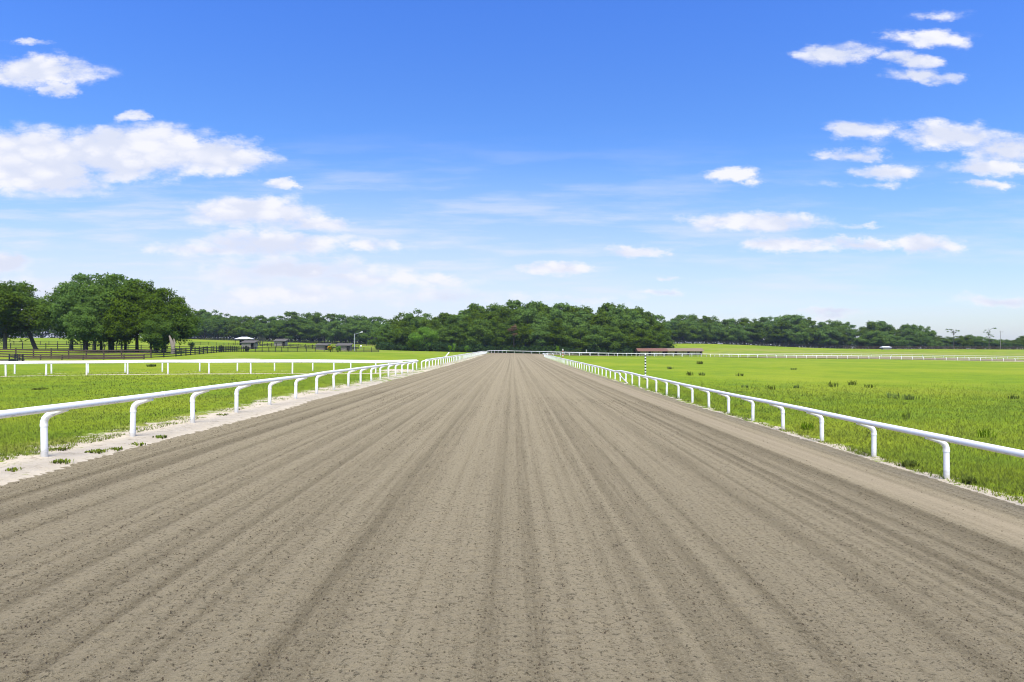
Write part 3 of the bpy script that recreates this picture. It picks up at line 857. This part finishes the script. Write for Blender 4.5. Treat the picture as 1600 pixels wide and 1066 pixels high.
row(LBG, -10, 110, 20, 440, .95, .08, ['w1', 'w3', 'w4'], 'the distant row behind the leftmost oaks', 'trees of the distant wood on the left')
RBG = [(1030, 500), (1042, 493), (1060, 488), (1090, 487), (1108, 490), (1122, 497), (1140, 497), (1152, 493), (1175, 496), (1190, 495), (1215, 490), (1240, 489), (1262, 491), (1275, 502), (1290, 498), (1315, 497), (1330, 502),
       (1342, 511)]
row(RBG, 1040, 1335, 15, 458, 1.0, .05, ['w1', 'w2', 'w3', 'w4'], 'the back row of the distant right wood', 'trees of the distant wood on the right', (1.0, 1.3))
row(RBG, 1035, 1335, 17, 442, .80, .14, ['w1', 'w3', 'w5', 'w4'], 'the front row of the distant right wood', 'trees of the distant wood on the right', (1.1, 1.5))
RG = [(1338, 513), (1350, 505), (1362, 499), (1380, 498), (1395, 505), (1405, 509), (1420, 503), (1445, 506), (1458, 515), (1468, 526)]
row(RG, 1345, 1462, 13, 420, 1.0, .05, ['w1', 'w4', 'w3'], 'the clump right of the distant right wood', 'trees of the right-hand clump', (.95, 1.2))
row(RG, 1342, 1462, 20, 410, .62, .15, ['w5', 'w3'], 'the low front of the right-hand clump', 'trees of the right-hand clump', (1.2, 1.5))
RS = [(1470, 529), (1480, 523), (1500, 524), (1515, 520), (1530, 523), (1548, 526), (1565, 528), (1580, 530), (1592, 525), (1610, 523)]
row(RS, 1472, 1606, 12, 415, 1.0, .12, ['w3', 'w1'], 'the low scrub at the far right edge', 'low trees at the far right edge', (1.3, 1.8))

# bright bushy tree and dying tree in front of the central wood
pb = make_tree('bushy_tree', 131, 20, 8.6, .6, 46, 9000, .60, 'bright', 'spread', .36)
pb.location = (X_at(662, 276), 276, Hs(X_at(662, 276), 276)); pb.scale = (.50, .50, .50); pb.scale[0] = .62; tag(pb, 'bright yellow-green bushy tree at the front of the wood ahead', 'tree')
pb2 = make_tree('bushy_tree', 132, 20, 8.0, .6, 40, 8000, .60, 'bright', 'round', .36)
pb2.location = (X_at(646, 275), 275, Hs(X_at(646, 275), 275)); pb2.scale = (.33, .33, .26); tag(pb2, 'low pale green bush at the left foot of the bright bushy tree', 'bush')
pd = make_tree('dying_tree', 133, 20, 3.6, 10, 12, 1300, .55, 'brownleaf', 'round', .25)
pd.location = (X_at(803, 280), 280, Hs(X_at(803, 280), 280)); pd.scale = (.62, .62, .62); tag(pd, 'half-dead tree with brownish foliage in the wood above the track', 'tree')

# oaks of the near left clump
OAKS = [  # px, Z, top y, width, kind
    (112, 150, 440, 1.00, 'o3'), (132, 144, 427, 1.00, 'o1'), (158, 150, 425, .95, 'o2'), (176, 143, 426, 1.0, 'o1'), (196, 148, 428, .95, 'o2'), (214, 143, 436, 1.0, 'o3'),
    (236, 146, 444, .95, 'o2'), (254, 141, 449, .95, 'o1'), (272, 143, 462, .95, 'o3'), (148, 139, 462, 1.0, 'o3'), (190, 138, 468, .95, 'o2'), (246, 137, 490, 1.15, 'o1')]
for i, (p, Zt, top, w_, k) in enumerate(sorted(OAKS)):
    gz = Hs(X_at(p, Zt), Zt)
    place_tree(k, X_at(p, Zt), Zt, z_at(top, Zt) - gz, w_, '%s oak from the left in the dense clump behind the brown fence' % ordinal(i + 1), 'oaks of the near left clump')
ol = make_tree('leaning_oak', 141, 14.5, 6.6, 3.2, 58, 20000, .40, 'oak', 'spread', .42, lean=(-4.5, 0), moss=16)
ol.location = (X_at(58, 150) , 150, Hs(X_at(58, 150), 150)); 
tag(ol, 'large oak with leaning trunk and hanging moss at the left edge', 'tree')
ol2 = make_tree('oak_tree', 142, 15.5, 6.0, 1.6, 50, 17000, .40, 'oak', 'round', .38, moss=12)
ol2.location = (X_at(8, 146), 146, Hs(X_at(8, 146), 146)); tag(ol2, 'oak cut by the left border of the view', 'tree')
# reach of limb between the leaning oak and the clump
for ch in ol.children:
    if ch.name.startswith('trunk'): pass
sg = MB(); zs = 0
sg.tube([(0, 0, -.3), (.05, 0, 1.2), (-.25, 0, 2.4), (-.7, 0, 3.6)], [.42, .36, .33, .12], 9); sg.tube([(.1, 0, 1.0), (.35, 0, 2.2), (.15, .1, 3.0)], [.25, .2, .1], 8)
sgo = sg.build('dead_trunk', M['palebark'], None, True); sgo.location = (X_at(270, 134), 134, Hs(X_at(270, 134), 134)); tag(sgo, 'bare pale dead trunk at the right end of the oak clump', 'tree trunk')

# dead-topped bare trees at far right
for (p, top, sd, lab) in ((1490, 515, 151, 'thin bare-topped tree left of the utility pole, smaller of two'), (1545, 513, 152, 'thin bare-topped tree beside the utility pole, taller of two')):
    Zt = 400; q = np.random.RandomState(sd); x = X_at(p, Zt); gz = Hs(x, Zt); h = z_at(top, Zt) - gz
    root = empty('bare_tree', (x, Zt, gz)); tag(root, lab, 'tree')
    t = MB(); t.tube([(0, 0, -.3), (.2, 0, h * .5), (0, 0, h)], [.22, .16, .05], 7); cs, rr = [], []
    for k in range(11):
        z0 = h * q.uniform(.45, .9); e = np.array([q.uniform(-4, 4), q.uniform(-2, 2), min(h, z0 + q.uniform(.8, 2.6))])
        t.tube([(0, 0, z0), tuple(e * [.6, .6, 1]), tuple(e)], [.08, .06, .03], 5); cs.append(e); rr.append(q.uniform(.35, .7))
    t.build('trunk', M['bark'], root)
    v, f_ = leaf_cloud(cs, rr, [26] * len(cs), .45, sd, fill=.5); mesh_np('crown', v, f_, 4, M['oak'], root)

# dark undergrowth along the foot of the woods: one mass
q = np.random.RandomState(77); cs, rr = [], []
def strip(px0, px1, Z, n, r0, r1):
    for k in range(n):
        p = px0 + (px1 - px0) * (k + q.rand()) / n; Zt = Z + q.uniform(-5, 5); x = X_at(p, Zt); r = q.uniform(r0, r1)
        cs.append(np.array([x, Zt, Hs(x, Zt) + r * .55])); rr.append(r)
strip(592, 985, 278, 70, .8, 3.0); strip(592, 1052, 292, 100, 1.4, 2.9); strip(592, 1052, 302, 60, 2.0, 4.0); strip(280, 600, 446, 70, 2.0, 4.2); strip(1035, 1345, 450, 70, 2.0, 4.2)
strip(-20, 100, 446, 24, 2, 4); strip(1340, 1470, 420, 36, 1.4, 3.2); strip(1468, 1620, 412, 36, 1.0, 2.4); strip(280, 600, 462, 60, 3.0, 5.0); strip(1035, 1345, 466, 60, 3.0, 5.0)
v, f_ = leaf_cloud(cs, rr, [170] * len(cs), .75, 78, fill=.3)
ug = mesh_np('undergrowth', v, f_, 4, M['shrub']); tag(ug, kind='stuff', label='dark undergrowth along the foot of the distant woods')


# ------------------------------------------------------------------ shrubs and weeds
def bush(name, x, y, w, h, n, size, leaf, seed, label, cat='shrub', group=None, extra=None, moundy=1.0):
    q = np.random.RandomState(seed); cs, rr = [], []
    for k in range(9):
        a = q.rand() * 6.28; r = q.rand() ** .5 * w * .30
        cs.append(np.array([math.cos(a) * r, math.sin(a) * r, h * q.uniform(.22, .72)])); rr.append(w * q.uniform(.15, .26))
    v, f_ = leaf_cloud(cs, rr, [n // 9] * 9, size, seed, fill=.4, flat=min(1.6, h / w * 1.1))
    root = empty(name, (x, y, Hs(x, y))); tag(root, label, cat, group)
    mesh_np('foliage', v, f_, 4, M[leaf], root)
    t = MB()
    for k in range(4): t.tube([(q.uniform(-.1, .1) * w, q.uniform(-.1, .1) * w, -.1), tuple(cs[k])], [.03 * w, .012 * w], 5)
    t.build('stem', M['bark'], root)
    if extra:
        v, f_ = leaf_cloud([c + np.array([0, -.1 * w, .1 * h]) for c in cs[:6]], [r_ * .9 for r_ in rr[:6]], [60] * 6, size * 1.1, seed + 3)
        mesh_np('blossom', v, f_, 4, M[extra], root)
    return root


GB = 'ornamental shrubs along the black paddock fence'
for (p, yb, Zt, w, h, leaf, lab, ex) in (
        (299, 547, 200, 2.6, 3.1, 'shrub', 'dark rounded shrub just right of the oak clump', None),
        (345, 547.5, 190, 2.0, 1.9, 'shrub', 'small dark shrub in front of the grey sheds', None),
        (387, 547.5, 190, 1.8, 2.0, 'shrub', 'dark pointed shrub against the wall of the grey shed', None),
        (408, 536, 300, 4.6, 5.2, 'moss', 'bushy pale-topped palm-like tree beside the white-roofed shelter', None),
        (516, 550, 200, 1.7, 2.6, 'bright', 'shrub covered with yellow blossom by the black fence', 'yellowflower'),
        (528, 550, 200, 1.9, 2.0, 'bright', 'light green shrub right of the yellow-flowered shrub', None),
        (703, 548, 250, 1.5, 2.9, 'bright', 'small bright sapling left of the three at the wood edge ahead', None),
        (709, 546, 252, 1.6, 4.1, 'bright', 'tallest bright sapling at the wood edge above the left rail', None),
        (729, 547, 252, 1.9, 3.3, 'bright', 'bright low sapling at the wood edge right of the tallest one', None),
        (871, 547, 258, 2.0, 4.0, 'bright', 'bright sapling standing just left of the orange and white pole', None)):
    bush('flowering_shrub' if ex else 'shrub', X_at(p, Zt), Zt, w, h, 900, .22, leaf, int(p), lab, 'shrub', GB if p < 600 else None, ex)


def weed_tuft(x, y, w, h, n, seed, label, leaf='weed', group='weeds in the right-hand infield'):
    q = np.random.RandomState(seed)
    bx_ = np.clip(q.normal(size=(n, 2)), -1.2, 1.2) * w * .24; an_ = q.rand(n) * 6.28; L = h * (.5 + .5 * q.rand(n)); sp_ = L * (.15 + .45 * q.rand(n)); wd = .013 * (.6 + q.rand(n)) * max(1, y / 30)
    dx, dy = np.cos(an_), np.sin(an_)
    b0 = np.stack([bx_[:, 0] - dy * wd * .4, bx_[:, 1] + dx * wd * .4, np.full(n, -.03)], -1); b1 = np.stack([bx_[:, 0] + dy * wd * .4, bx_[:, 1] - dx * wd * .4, np.full(n, -.03)], -1)
    m1 = np.stack([bx_[:, 0] + dx * sp_ * .4 + dy * wd, bx_[:, 1] + dy * sp_ * .4 - dx * wd, L * .6], -1); m0 = np.stack([bx_[:, 0] + dx * sp_ * .4 - dy * wd, bx_[:, 1] + dy * sp_ * .4 + dx * wd, L * .6], -1)
    t1 = np.stack([bx_[:, 0] + dx * sp_ + dy * wd * .2, bx_[:, 1] + dy * sp_ - dx * wd * .2, L], -1); t0 = np.stack([bx_[:, 0] + dx * sp_ - dy * wd * .2, bx_[:, 1] + dy * sp_ + dx * wd * .2, L], -1)
    v = np.stack([b0, b1, m1, m0, t1, t0], 1).reshape(-1, 3)
    f_ = (np.array([[0, 1, 2, 3], [3, 2, 4, 5]])[None] + (np.arange(n) * 6)[:, None, None]).reshape(-1)
    o = mesh_np('weed', v, f_, 4, M[leaf]); o.location = (x, y, Hs(x, y)); tag(o, label, 'weed', group)
    return o


def on_ground(px, py):
    """where the sight line through a photograph point meets the ground"""
    Zs = np.geomspace(8, 240, 1500); zz = H((px - CX) * Zs / F, Zs); ray = CAMZ + (HY - py) * Zs / F
    k = np.argmax(ray < zz); return (px - CX) * Zs[k] / F, float(Zs[k])


for i, (p, yb, w, h, n, lab) in enumerate((
        (1420, 625, .9, .55, 200, 'dark dense weed right of its neighbour in the middle of the infield'),
        (1396, 623, .8, .60, 130, 'greyish upright weed left of the dense one in the infield'),
        (1585, 624, .8, .50, 140, 'low dark weed near the right border of the infield'),
        (1332, 602, .9, .65, 140, 'tall small weed standing alone in the middle distance'),
        (1302, 605, 1.0, .75, 110, 'thin tall weed left of the lone tall one'),
        (1204, 609, .9, .55, 130, 'dark weed behind the middle posts of the right rail'),
        (1244, 607, .8, .45, 110, 'small weed between the rail weed and the thin tall one'),
        (1093, 569, 1.6, .95, 200, 'nearly black round weed far out near the long barn'),
        (1047, 577, 1.2, .70, 120, 'small dark weed right of the black and white pole'),
        (1156, 588, 1.2, .60, 120, 'flat dark weed patch in the distant infield'),
        (1078, 587, 1.3, .75, 130, 'dark weed cluster low in the distant infield, left one'),
        (1097, 587, 1.0, .60, 110, 'dark weed cluster low in the distant infield, right one'),
        (1163, 606, .8, .35, 90, 'pale weed just above the right rail'),
        (1359, 606, 1.0, .45, 110, 'low weed right of the lone tall one'),
        (1240, 578, 1.4, .45, 90, 'low brownish weed patch far out in the infield'))):
    x, y = on_ground(p, yb); weed_tuft(x, y, w * 1.05, h * .72, int(n * .26), 300 + i, lab)
x, y = on_ground(1422, 730); weed_tuft(x, y, .42, .17, 260, 341, 'dense green weed on the right edge of the dirt between two posts', 'weed', None)
x, y = on_ground(1514, 756); weed_tuft(x, y, .30, .17, 160, 342, 'leafy green weed beside the nearest right-hand post', 'weed', None)
x, y = on_ground(1262, 672); weed_tuft(x, y, .55, .34, 60, 343, 'tall yellow-green grass stalks at the foot of the right rail', 'bright', None)
x, y = on_ground(1415, 655); weed_tuft(x, y, .4, .42, 30, 344, 'few pale tall stalks behind the right rail', 'blades', None)
x, y = on_ground(1540, 684); weed_tuft(x, y, .8, .34, 40, 345, 'thin pale seed stalks near the right border behind the rail', 'bright', None)
x, y = on_ground(236, 573); weed_tuft(x, y, 1.1, .28, 120, 346, 'low dark weed between the two parallel rails on the left', 'weed', None)
x, y = on_ground(61, 609); weed_tuft(x, y, .8, .10, 120, 347, 'flat dark weed in the left lawn below the parallel rails', 'weed', None)
for i, (p, yb, w, n) in enumerate(((96, 727, .45, 150), (150, 711, .5, 170), (180, 707, .35, 110), (250, 688, .4, 120), (20, 740, .3, 70), (95, 707, .5, 110), (215, 700, .4, 90), (348, 653, .5, 90))):
    x, y = on_ground(p, yb - 4)
    wt_ = weed_tuft(x, y, w, .06, n // 2, 360 + i, '%s small grass tuft from the left growing in the bare sand strip' % ordinal([6, 2, 5, 7, 3, 8, 4, 1].index(i + 1) + 1 if False else [1, 3, 4, 6, 0, 2, 5, 7][i] + 1), 'blades', 'grass tufts in the sand strip')


# ------------------------------------------------------------------ board fences
def board_fence(label, pts, height, boards, mat, group, spacing=3.0, name='board_fence', pw=.14, bh=.15):
    root = empty(name, (pts[0][0], pts[0][1], Hs(*pts[0]))); tag(root, label, 'fence', group)
    o0 = Vector(root.location); P = [Vector(p) for p in pts]; samples = []
    for a, b_ in zip(P[:-1], P[1:]):
        n = max(1, int(round((b_ - a).length / spacing)))
        for k in range(n): samples.append(a.lerp(b_, k / n))
    samples.append(P[-1])
    pm = None; G = [Vector((s.x, s.y, Hs(s.x, s.y))) for s in samples]
    for i, gpt in enumerate(G):
        if pm is None:
            o = MB().box((0, 0, (height - .25) / 2), (pw, pw, height + .35)).build('post', mat, root); pm = o.data
        else: o = bpy.data.objects.new('post', pm); link(o, root)
        o.location = gpt - o0
    for k in range(boards):
        zz = height * (k + .75) / boards - .12
        b_ = MB()
        for a, c in zip(G[:-1], G[1:]): b_.beam(a - o0 + Vector((0, -.09, zz)), c - o0 + Vector((0, -.09, zz)), .04, bh)
        b_.build('board', mat, root)
    return root


GF = 'board fences of the paddocks'
def fp(*a): return [(X_at(p, Z), Z) for p, Z in a]
board_fence('weathered brown three-board fence in front of the oaks', fp((-30, 112), (80, 111), (190, 110), (236, 112)), 1.5, 4, M['brownwood'], GF, 2.8, bh=.2)
board_fence('dark board fence running back from the brown fence toward the sheds', fp((236, 113), (275, 119), (330, 140), (388, 185)), 1.4, 4, M['blackwood'], GF, 2.6)
board_fence('lower dark board fence just behind the left parallel rails', fp((30, 104), (130, 104.5), (225, 106)), .75, 2, M['brownwood'], GF, 2.8)
board_fence('long black fence along the crest of the left field', fp((388, 187), (450, 200), (520, 208), (592, 216)), 1.45, 4, M['blackwood'], GF, 2.6)
board_fence('black fence behind the oak clump', fp((-20, 172), (90, 172), (200, 172), (300, 178), (372, 196)), 1.4, 3, M['blackwood'], GF, 2.8)
board_fence('black fence crossing the hillside pasture behind the sheds', fp((300, 300), (350, 310), (392, 330), (470, 300), (560, 270)), 1.45, 3, M['blackwood'], GF, 3.2)
board_fence('black fence between the two grey sheds', fp((396, 245), (432, 238), (500, 236), (555, 232)), 1.45, 3, M['blackwood'], GF, 2.8)
board_fence('farthest black fence at the foot of the distant left wood', fp((285, 432), (380, 428), (470, 425), (600, 400)), 1.6, 4, M['blackwood'], GF, 4)
board_fence('upper black fence on the far left hillside', fp((-20, 250), (90, 255), (200, 262)), 1.45, 3, M['blackwood'], GF, 3)
board_fence('long dark fence at the foot of the distant right wood', fp((1052, 430), (1130, 428), (1210, 425), (1290, 415), (1400, 405)), 2.1, 4, M['blackwood'], GF, 4)
board_fence('dark fence behind the far rail at the right edge', fp((1318, 398), (1400, 392), (1500, 388), (1620, 385)), 1.9, 4, M['brownwood'], GF, 4)


# ------------------------------------------------------------------ buildings
def at_px(p, Z): x = X_at(p, Z); return (x, Z, Hs(x, Z))


def shed(p, Z, w, d, h, label, roofm, wallm, slope=.7, rz=0.0, open_right=True):
    root = empty('run_in_shed', at_px(p, Z), rz); tag(root, label, 'shed', 'run-in sheds in the left paddocks')
    hb, hf = h, h - slope
    MB().box((-w * .12, -d / 2, hf / 2 - .1), (w * .76, .12, hf + .2)).build('wall', wallm, root)
    MB().box((0, d / 2, hb / 2 - .1), (w, .12, hb + .2)).build('wall', wallm, root)
    for s in (-1, 1):
        MB().box((s * w / 2, 0, hf / 2 - .1), (.12, d - .12, hf + .1)).build('wall', wallm, root)
    MB().box((w * .385, -d / 2 + .4, hf / 2 - .1), (w * .20, .1, hf - .1)).build('opening', M['dark'], root)  # dark panel painting the shade inside the open end
    r_ = MB(); r_.beam((0, -d / 2 - .5, hf + .12), (0, d / 2 + .4, hb + .17), w + .9, .12); r_.build('roof', roofm, root)
    MB().box((w / 2 - .08, -d / 2, hf / 2), (.16, .16, hf)).build('post', M['blackwood'], root)


shed(390, 222, 3.9, 3.2, 2.4, 'grey wooden run-in shed with slanting roof below the white-roofed shelter', M['greyroof'], M['greywood'])
shed(439, 262, 4.0, 3.2, 2.6, 'grey wooden run-in shed standing alone in the middle paddock', M['greyroof'], M['greywood'], .9)
shed(538, 226, 4.3, 3.2, 2.2, 'grey run-in shed next to the street lamp', M['greyroof'], M['greywood'], .7)
shed(505, 230, 4.0, 3.2, 1.9, 'low grey run-in shed behind the yellow-flowered shrub', M['greyroof'], M['greywood'], .6)
# white-roofed shelter
root = empty('shelter', at_px(382, 312)); tag(root, 'open shelter with bright white hipped roof on the hillside', 'shelter')
MB().add([(-3.6, -3, 3.3), (3.6, -3, 3.3), (3.6, 3, 3.3), (-3.6, 3, 3.3), (-1.4, 0, 4.3), (1.4, 0, 4.3)], [(0, 1, 5, 4), (1, 2, 5), (2, 3, 4, 5), (3, 0, 4), (3, 2, 1, 0)]).build('roof', M['whiteroof'], root)
for s in (-1, 1):
    for t in (-1, 1): MB().box((s * 3.2, t * 2.6, 1.6), (.2, .2, 3.5)).build('post', M['blackwood'], root)
MB().box((0, 2.5, 1.3), (6.0, .12, 2.9)).build('under_roof_shade', M['dark'], root)  # dark sheet painting the shade under the shelter roof

# long low barn on the right
ZB = 278; xb0, xb1 = X_at(994, ZB), X_at(1097, ZB); L = xb1 - xb0; zg = min(Hs(xb0, ZB), Hs(xb1, ZB)); zr = z_at(544.2, ZB) - zg; ze = z_at(548.6, ZB) - zg
root = empty('long_barn', ((xb0 + xb1) / 2, ZB, zg)); tag(root, 'long low barn with faded red roof behind the far rail', 'barn')
h2 = L / 2


def roofpiece(x0, x1, m):
    MB().add([(x0, -3.4, ze), (x1, -3.4, ze), (x1, 0, zr), (x0, 0, zr), (x1, 3.4, ze), (x0, 3.4, ze), (x0, -3.4, ze - .12), (x1, -3.4, ze - .12), (x1, 3.4, ze - .12), (x0, 3.4, ze - .12)],
             [(0, 1, 2, 3), (3, 2, 4, 5), (6, 7, 1, 0), (5, 4, 8, 9), (0, 3, 5, 9, 6), (1, 7, 8, 4, 2), (6, 9, 8, 7)]).build('roof', m, root)


roofpiece(-h2, -h2 + L * .46, M['redroof']); roofpiece(-h2 + L * .46 + .01, h2, M['tanroof'])
MB().box((0, -1.9, ze / 2 - .2), (L * .97, .15, ze + .3)).build('wall', M['cream'], root)
MB().box((0, 2.6, ze / 2 - .2), (L * .97, .15, ze + .3)).build('wall', M['cream'], root)
for k in range(11):
    xk = -h2 + L * (.04 + .092 * k)
    MB().box((xk, -3.1, ze / 2 - .15), (.16, .16, ze + .2)).build('post', M['brownwood'], root)
for k in (0.03, .19, .40, .44, .585, .775, .965):
    MB().box((-h2 + L * k, -2.05, ze * .62 - .2), (.95, .14, ze * .75)).build('opening', M['dark'], root)  # dark panels on the solid wall, painting the shade of its doorways
# small white-roofed shed far right
root = empty('small_shed', at_px(1384, 380)); tag(root, 'small low white-roofed shed in front of the right-hand clump', 'shed')
MB().box((0, 0, .5), (4.2, 2.6, 1.5)).build('wall', M['greywood'], root)
MB().add([(-2.7, -1.8, 1.22), (2.7, -1.8, 1.22), (2.7, 1.8, 1.22), (-2.7, 1.8, 1.22), (-1.7, 0, 1.75), (1.7, 0, 1.75)], [(0, 1, 5, 4), (1, 2, 5), (2, 3, 4, 5), (3, 0, 4), (3, 2, 1, 0)]).build('roof', M['whiteroof'], root)

# street lamp
Zl = 222; x, y, z = at_px(554, Zl); h = z_at(521.5, Zl) - z
root = empty('street_lamp', (x, y, z)); tag(root, 'tall grey street lamp with one arm at the edge of the wood', 'street lamp')
MB().tube([(0, 0, -.3), (0, 0, h * .5), (0, 0, h)], [.13, .11, .09], 10).build('pole', M['galv'], root, True)
MB().tube([(0, 0, h - .25), (.9, 0, h + .05), (2.0, 0, h + .42)], [.05, .05, .045], 8).build('arm', M['galv'], root, True)
lh = MB(); lh.tube([(1.8, 0, h + .36), (2.1, 0, h + .46), (2.5, 0, h + .52), (2.75, 0, h + .50)], [.07, .15, .17, .06], 10); lh.build('lamp_head', M['whitepaint'], root, True)
# utility pole at far right
x, y, z = at_px(1563, 405); h = z_at(517, 405) - z
root = empty('utility_pole', (x, y, z)); tag(root, 'thin dark utility pole with crossarm at the far right', 'utility pole')
MB().tube([(0, 0, -.3), (0, 0, h)], [.16, .11], 8).build('pole', M['greywood'], root, True)
MB().box((.5, -.15, h - .7), (2.4, .12, .14)).build('crossarm', M['greywood'], root)
for s in (-.6, .5, 1.6): MB().tube([(s, -.15, h - .63), (s, -.15, h - .4)], [.06, .04], 7).build('insulator', M['galv'], root)
# round white tank beside the lamp
x, y, z = at_px(564, 262)
root = empty('round_tank', (x, y, z)); tag(root, 'small round white tank right of the street lamp', 'tank')
bm = bmesh.new(); bmesh.ops.create_uvsphere(bm, u_segments=16, v_segments=10, radius=.36); me = bpy.data.meshes.new('ball'); bm.to_mesh(me); bm.free(); me.materials.append(M['whitepaint'])
o = link(bpy.data.objects.new('vessel', me), root); o.location = (0, 0, z_at(541, 262) - z)
MB().tube([(0, 0, -.2), (0, 0, z_at(541, 262) - z - .3)], .09, 8).build('stand', M['galv'], root)
# dark farm implement at left
Zi = 88; x0 = X_at(-8, Zi); x1 = X_at(33, Zi); zg = Hs(x0, Zi)
root = empty('farm_implement', ((x0 + x1) / 2, Zi, zg)); tag(root, 'low dark metal farm implement by the brown fence at the left border', 'farm implement')
w = (x1 - x0)
MB().box((0, 0, .38), (w, 1.3, .16)).build('bed', M['darkmetal'], root)
for s in (-1, .35, 1):
    f_ = MB(); f_.box((s * w * .46, -.5, .60), (.14, .1, 1.15)); f_.box((s * w * .46, .5, .60), (.14, .1, 1.15)); f_.beam((s * w * .46, -.5, .95), (s * w * .46, .5, .95), .08, .08)
    f_.build('end_frame', M['darkmetal'], root)
MB().beam((w * .12, 0, .8), (w * .5, 0, .55), .12, .12).build('drawbar', M['darkmetal'], root)
for s in (-.3, .28): MB().tube([(s * w, -.62, .28), (s * w, -.45, .28)], .30, 14).build('wheel', M['black'], root)

# ------------------------------------------------------------------ thin summer haze over the distance
HAZE = 0.00012
bmh = MB().box((0, 0, 18), (5200, 5200, 60))
hz_m = bpy.data.materials.new('summer_haze'); hz_m.use_nodes = True; hn = hz_m.node_tree; hn.nodes.clear()
pv = hn.nodes.new('ShaderNodeVolumePrincipled'); pv.inputs['Color'].default_value = (.80, .88, 1.0, 1); pv.inputs['Density'].default_value = HAZE; pv.inputs['Anisotropy'].default_value = .3
ho = hn.nodes.new('ShaderNodeOutputMaterial'); hn.links.new(pv.outputs[0], ho.inputs['Volume'])
if HAZE > 0:
    hb = bmh.build('haze', hz_m); tag(hb, kind='stuff', label='thin pale summer haze over the fields')
for k_, u_ in used.items():
    if not u_:
        for ch in list(protos[k_].children): bpy.data.objects.remove(ch)
        bpy.data.objects.remove(protos[k_])
sc.cycles.use_denoising = True; sc.cycles.denoiser = 'OPENIMAGEDENOISE'; sc.cycles.denoising_input_passes = 'RGB_ALBEDO_NORMAL'; sc.cycles.denoising_prefilter = 'ACCURATE'; sc.cycles.use_adaptive_sampling = False; sc.cycles.filter_width = 1.1; sc.cycles.max_bounces = 6; sc.cycles.transparent_max_bounces = 4; sc.cycles.volume_bounces = 0
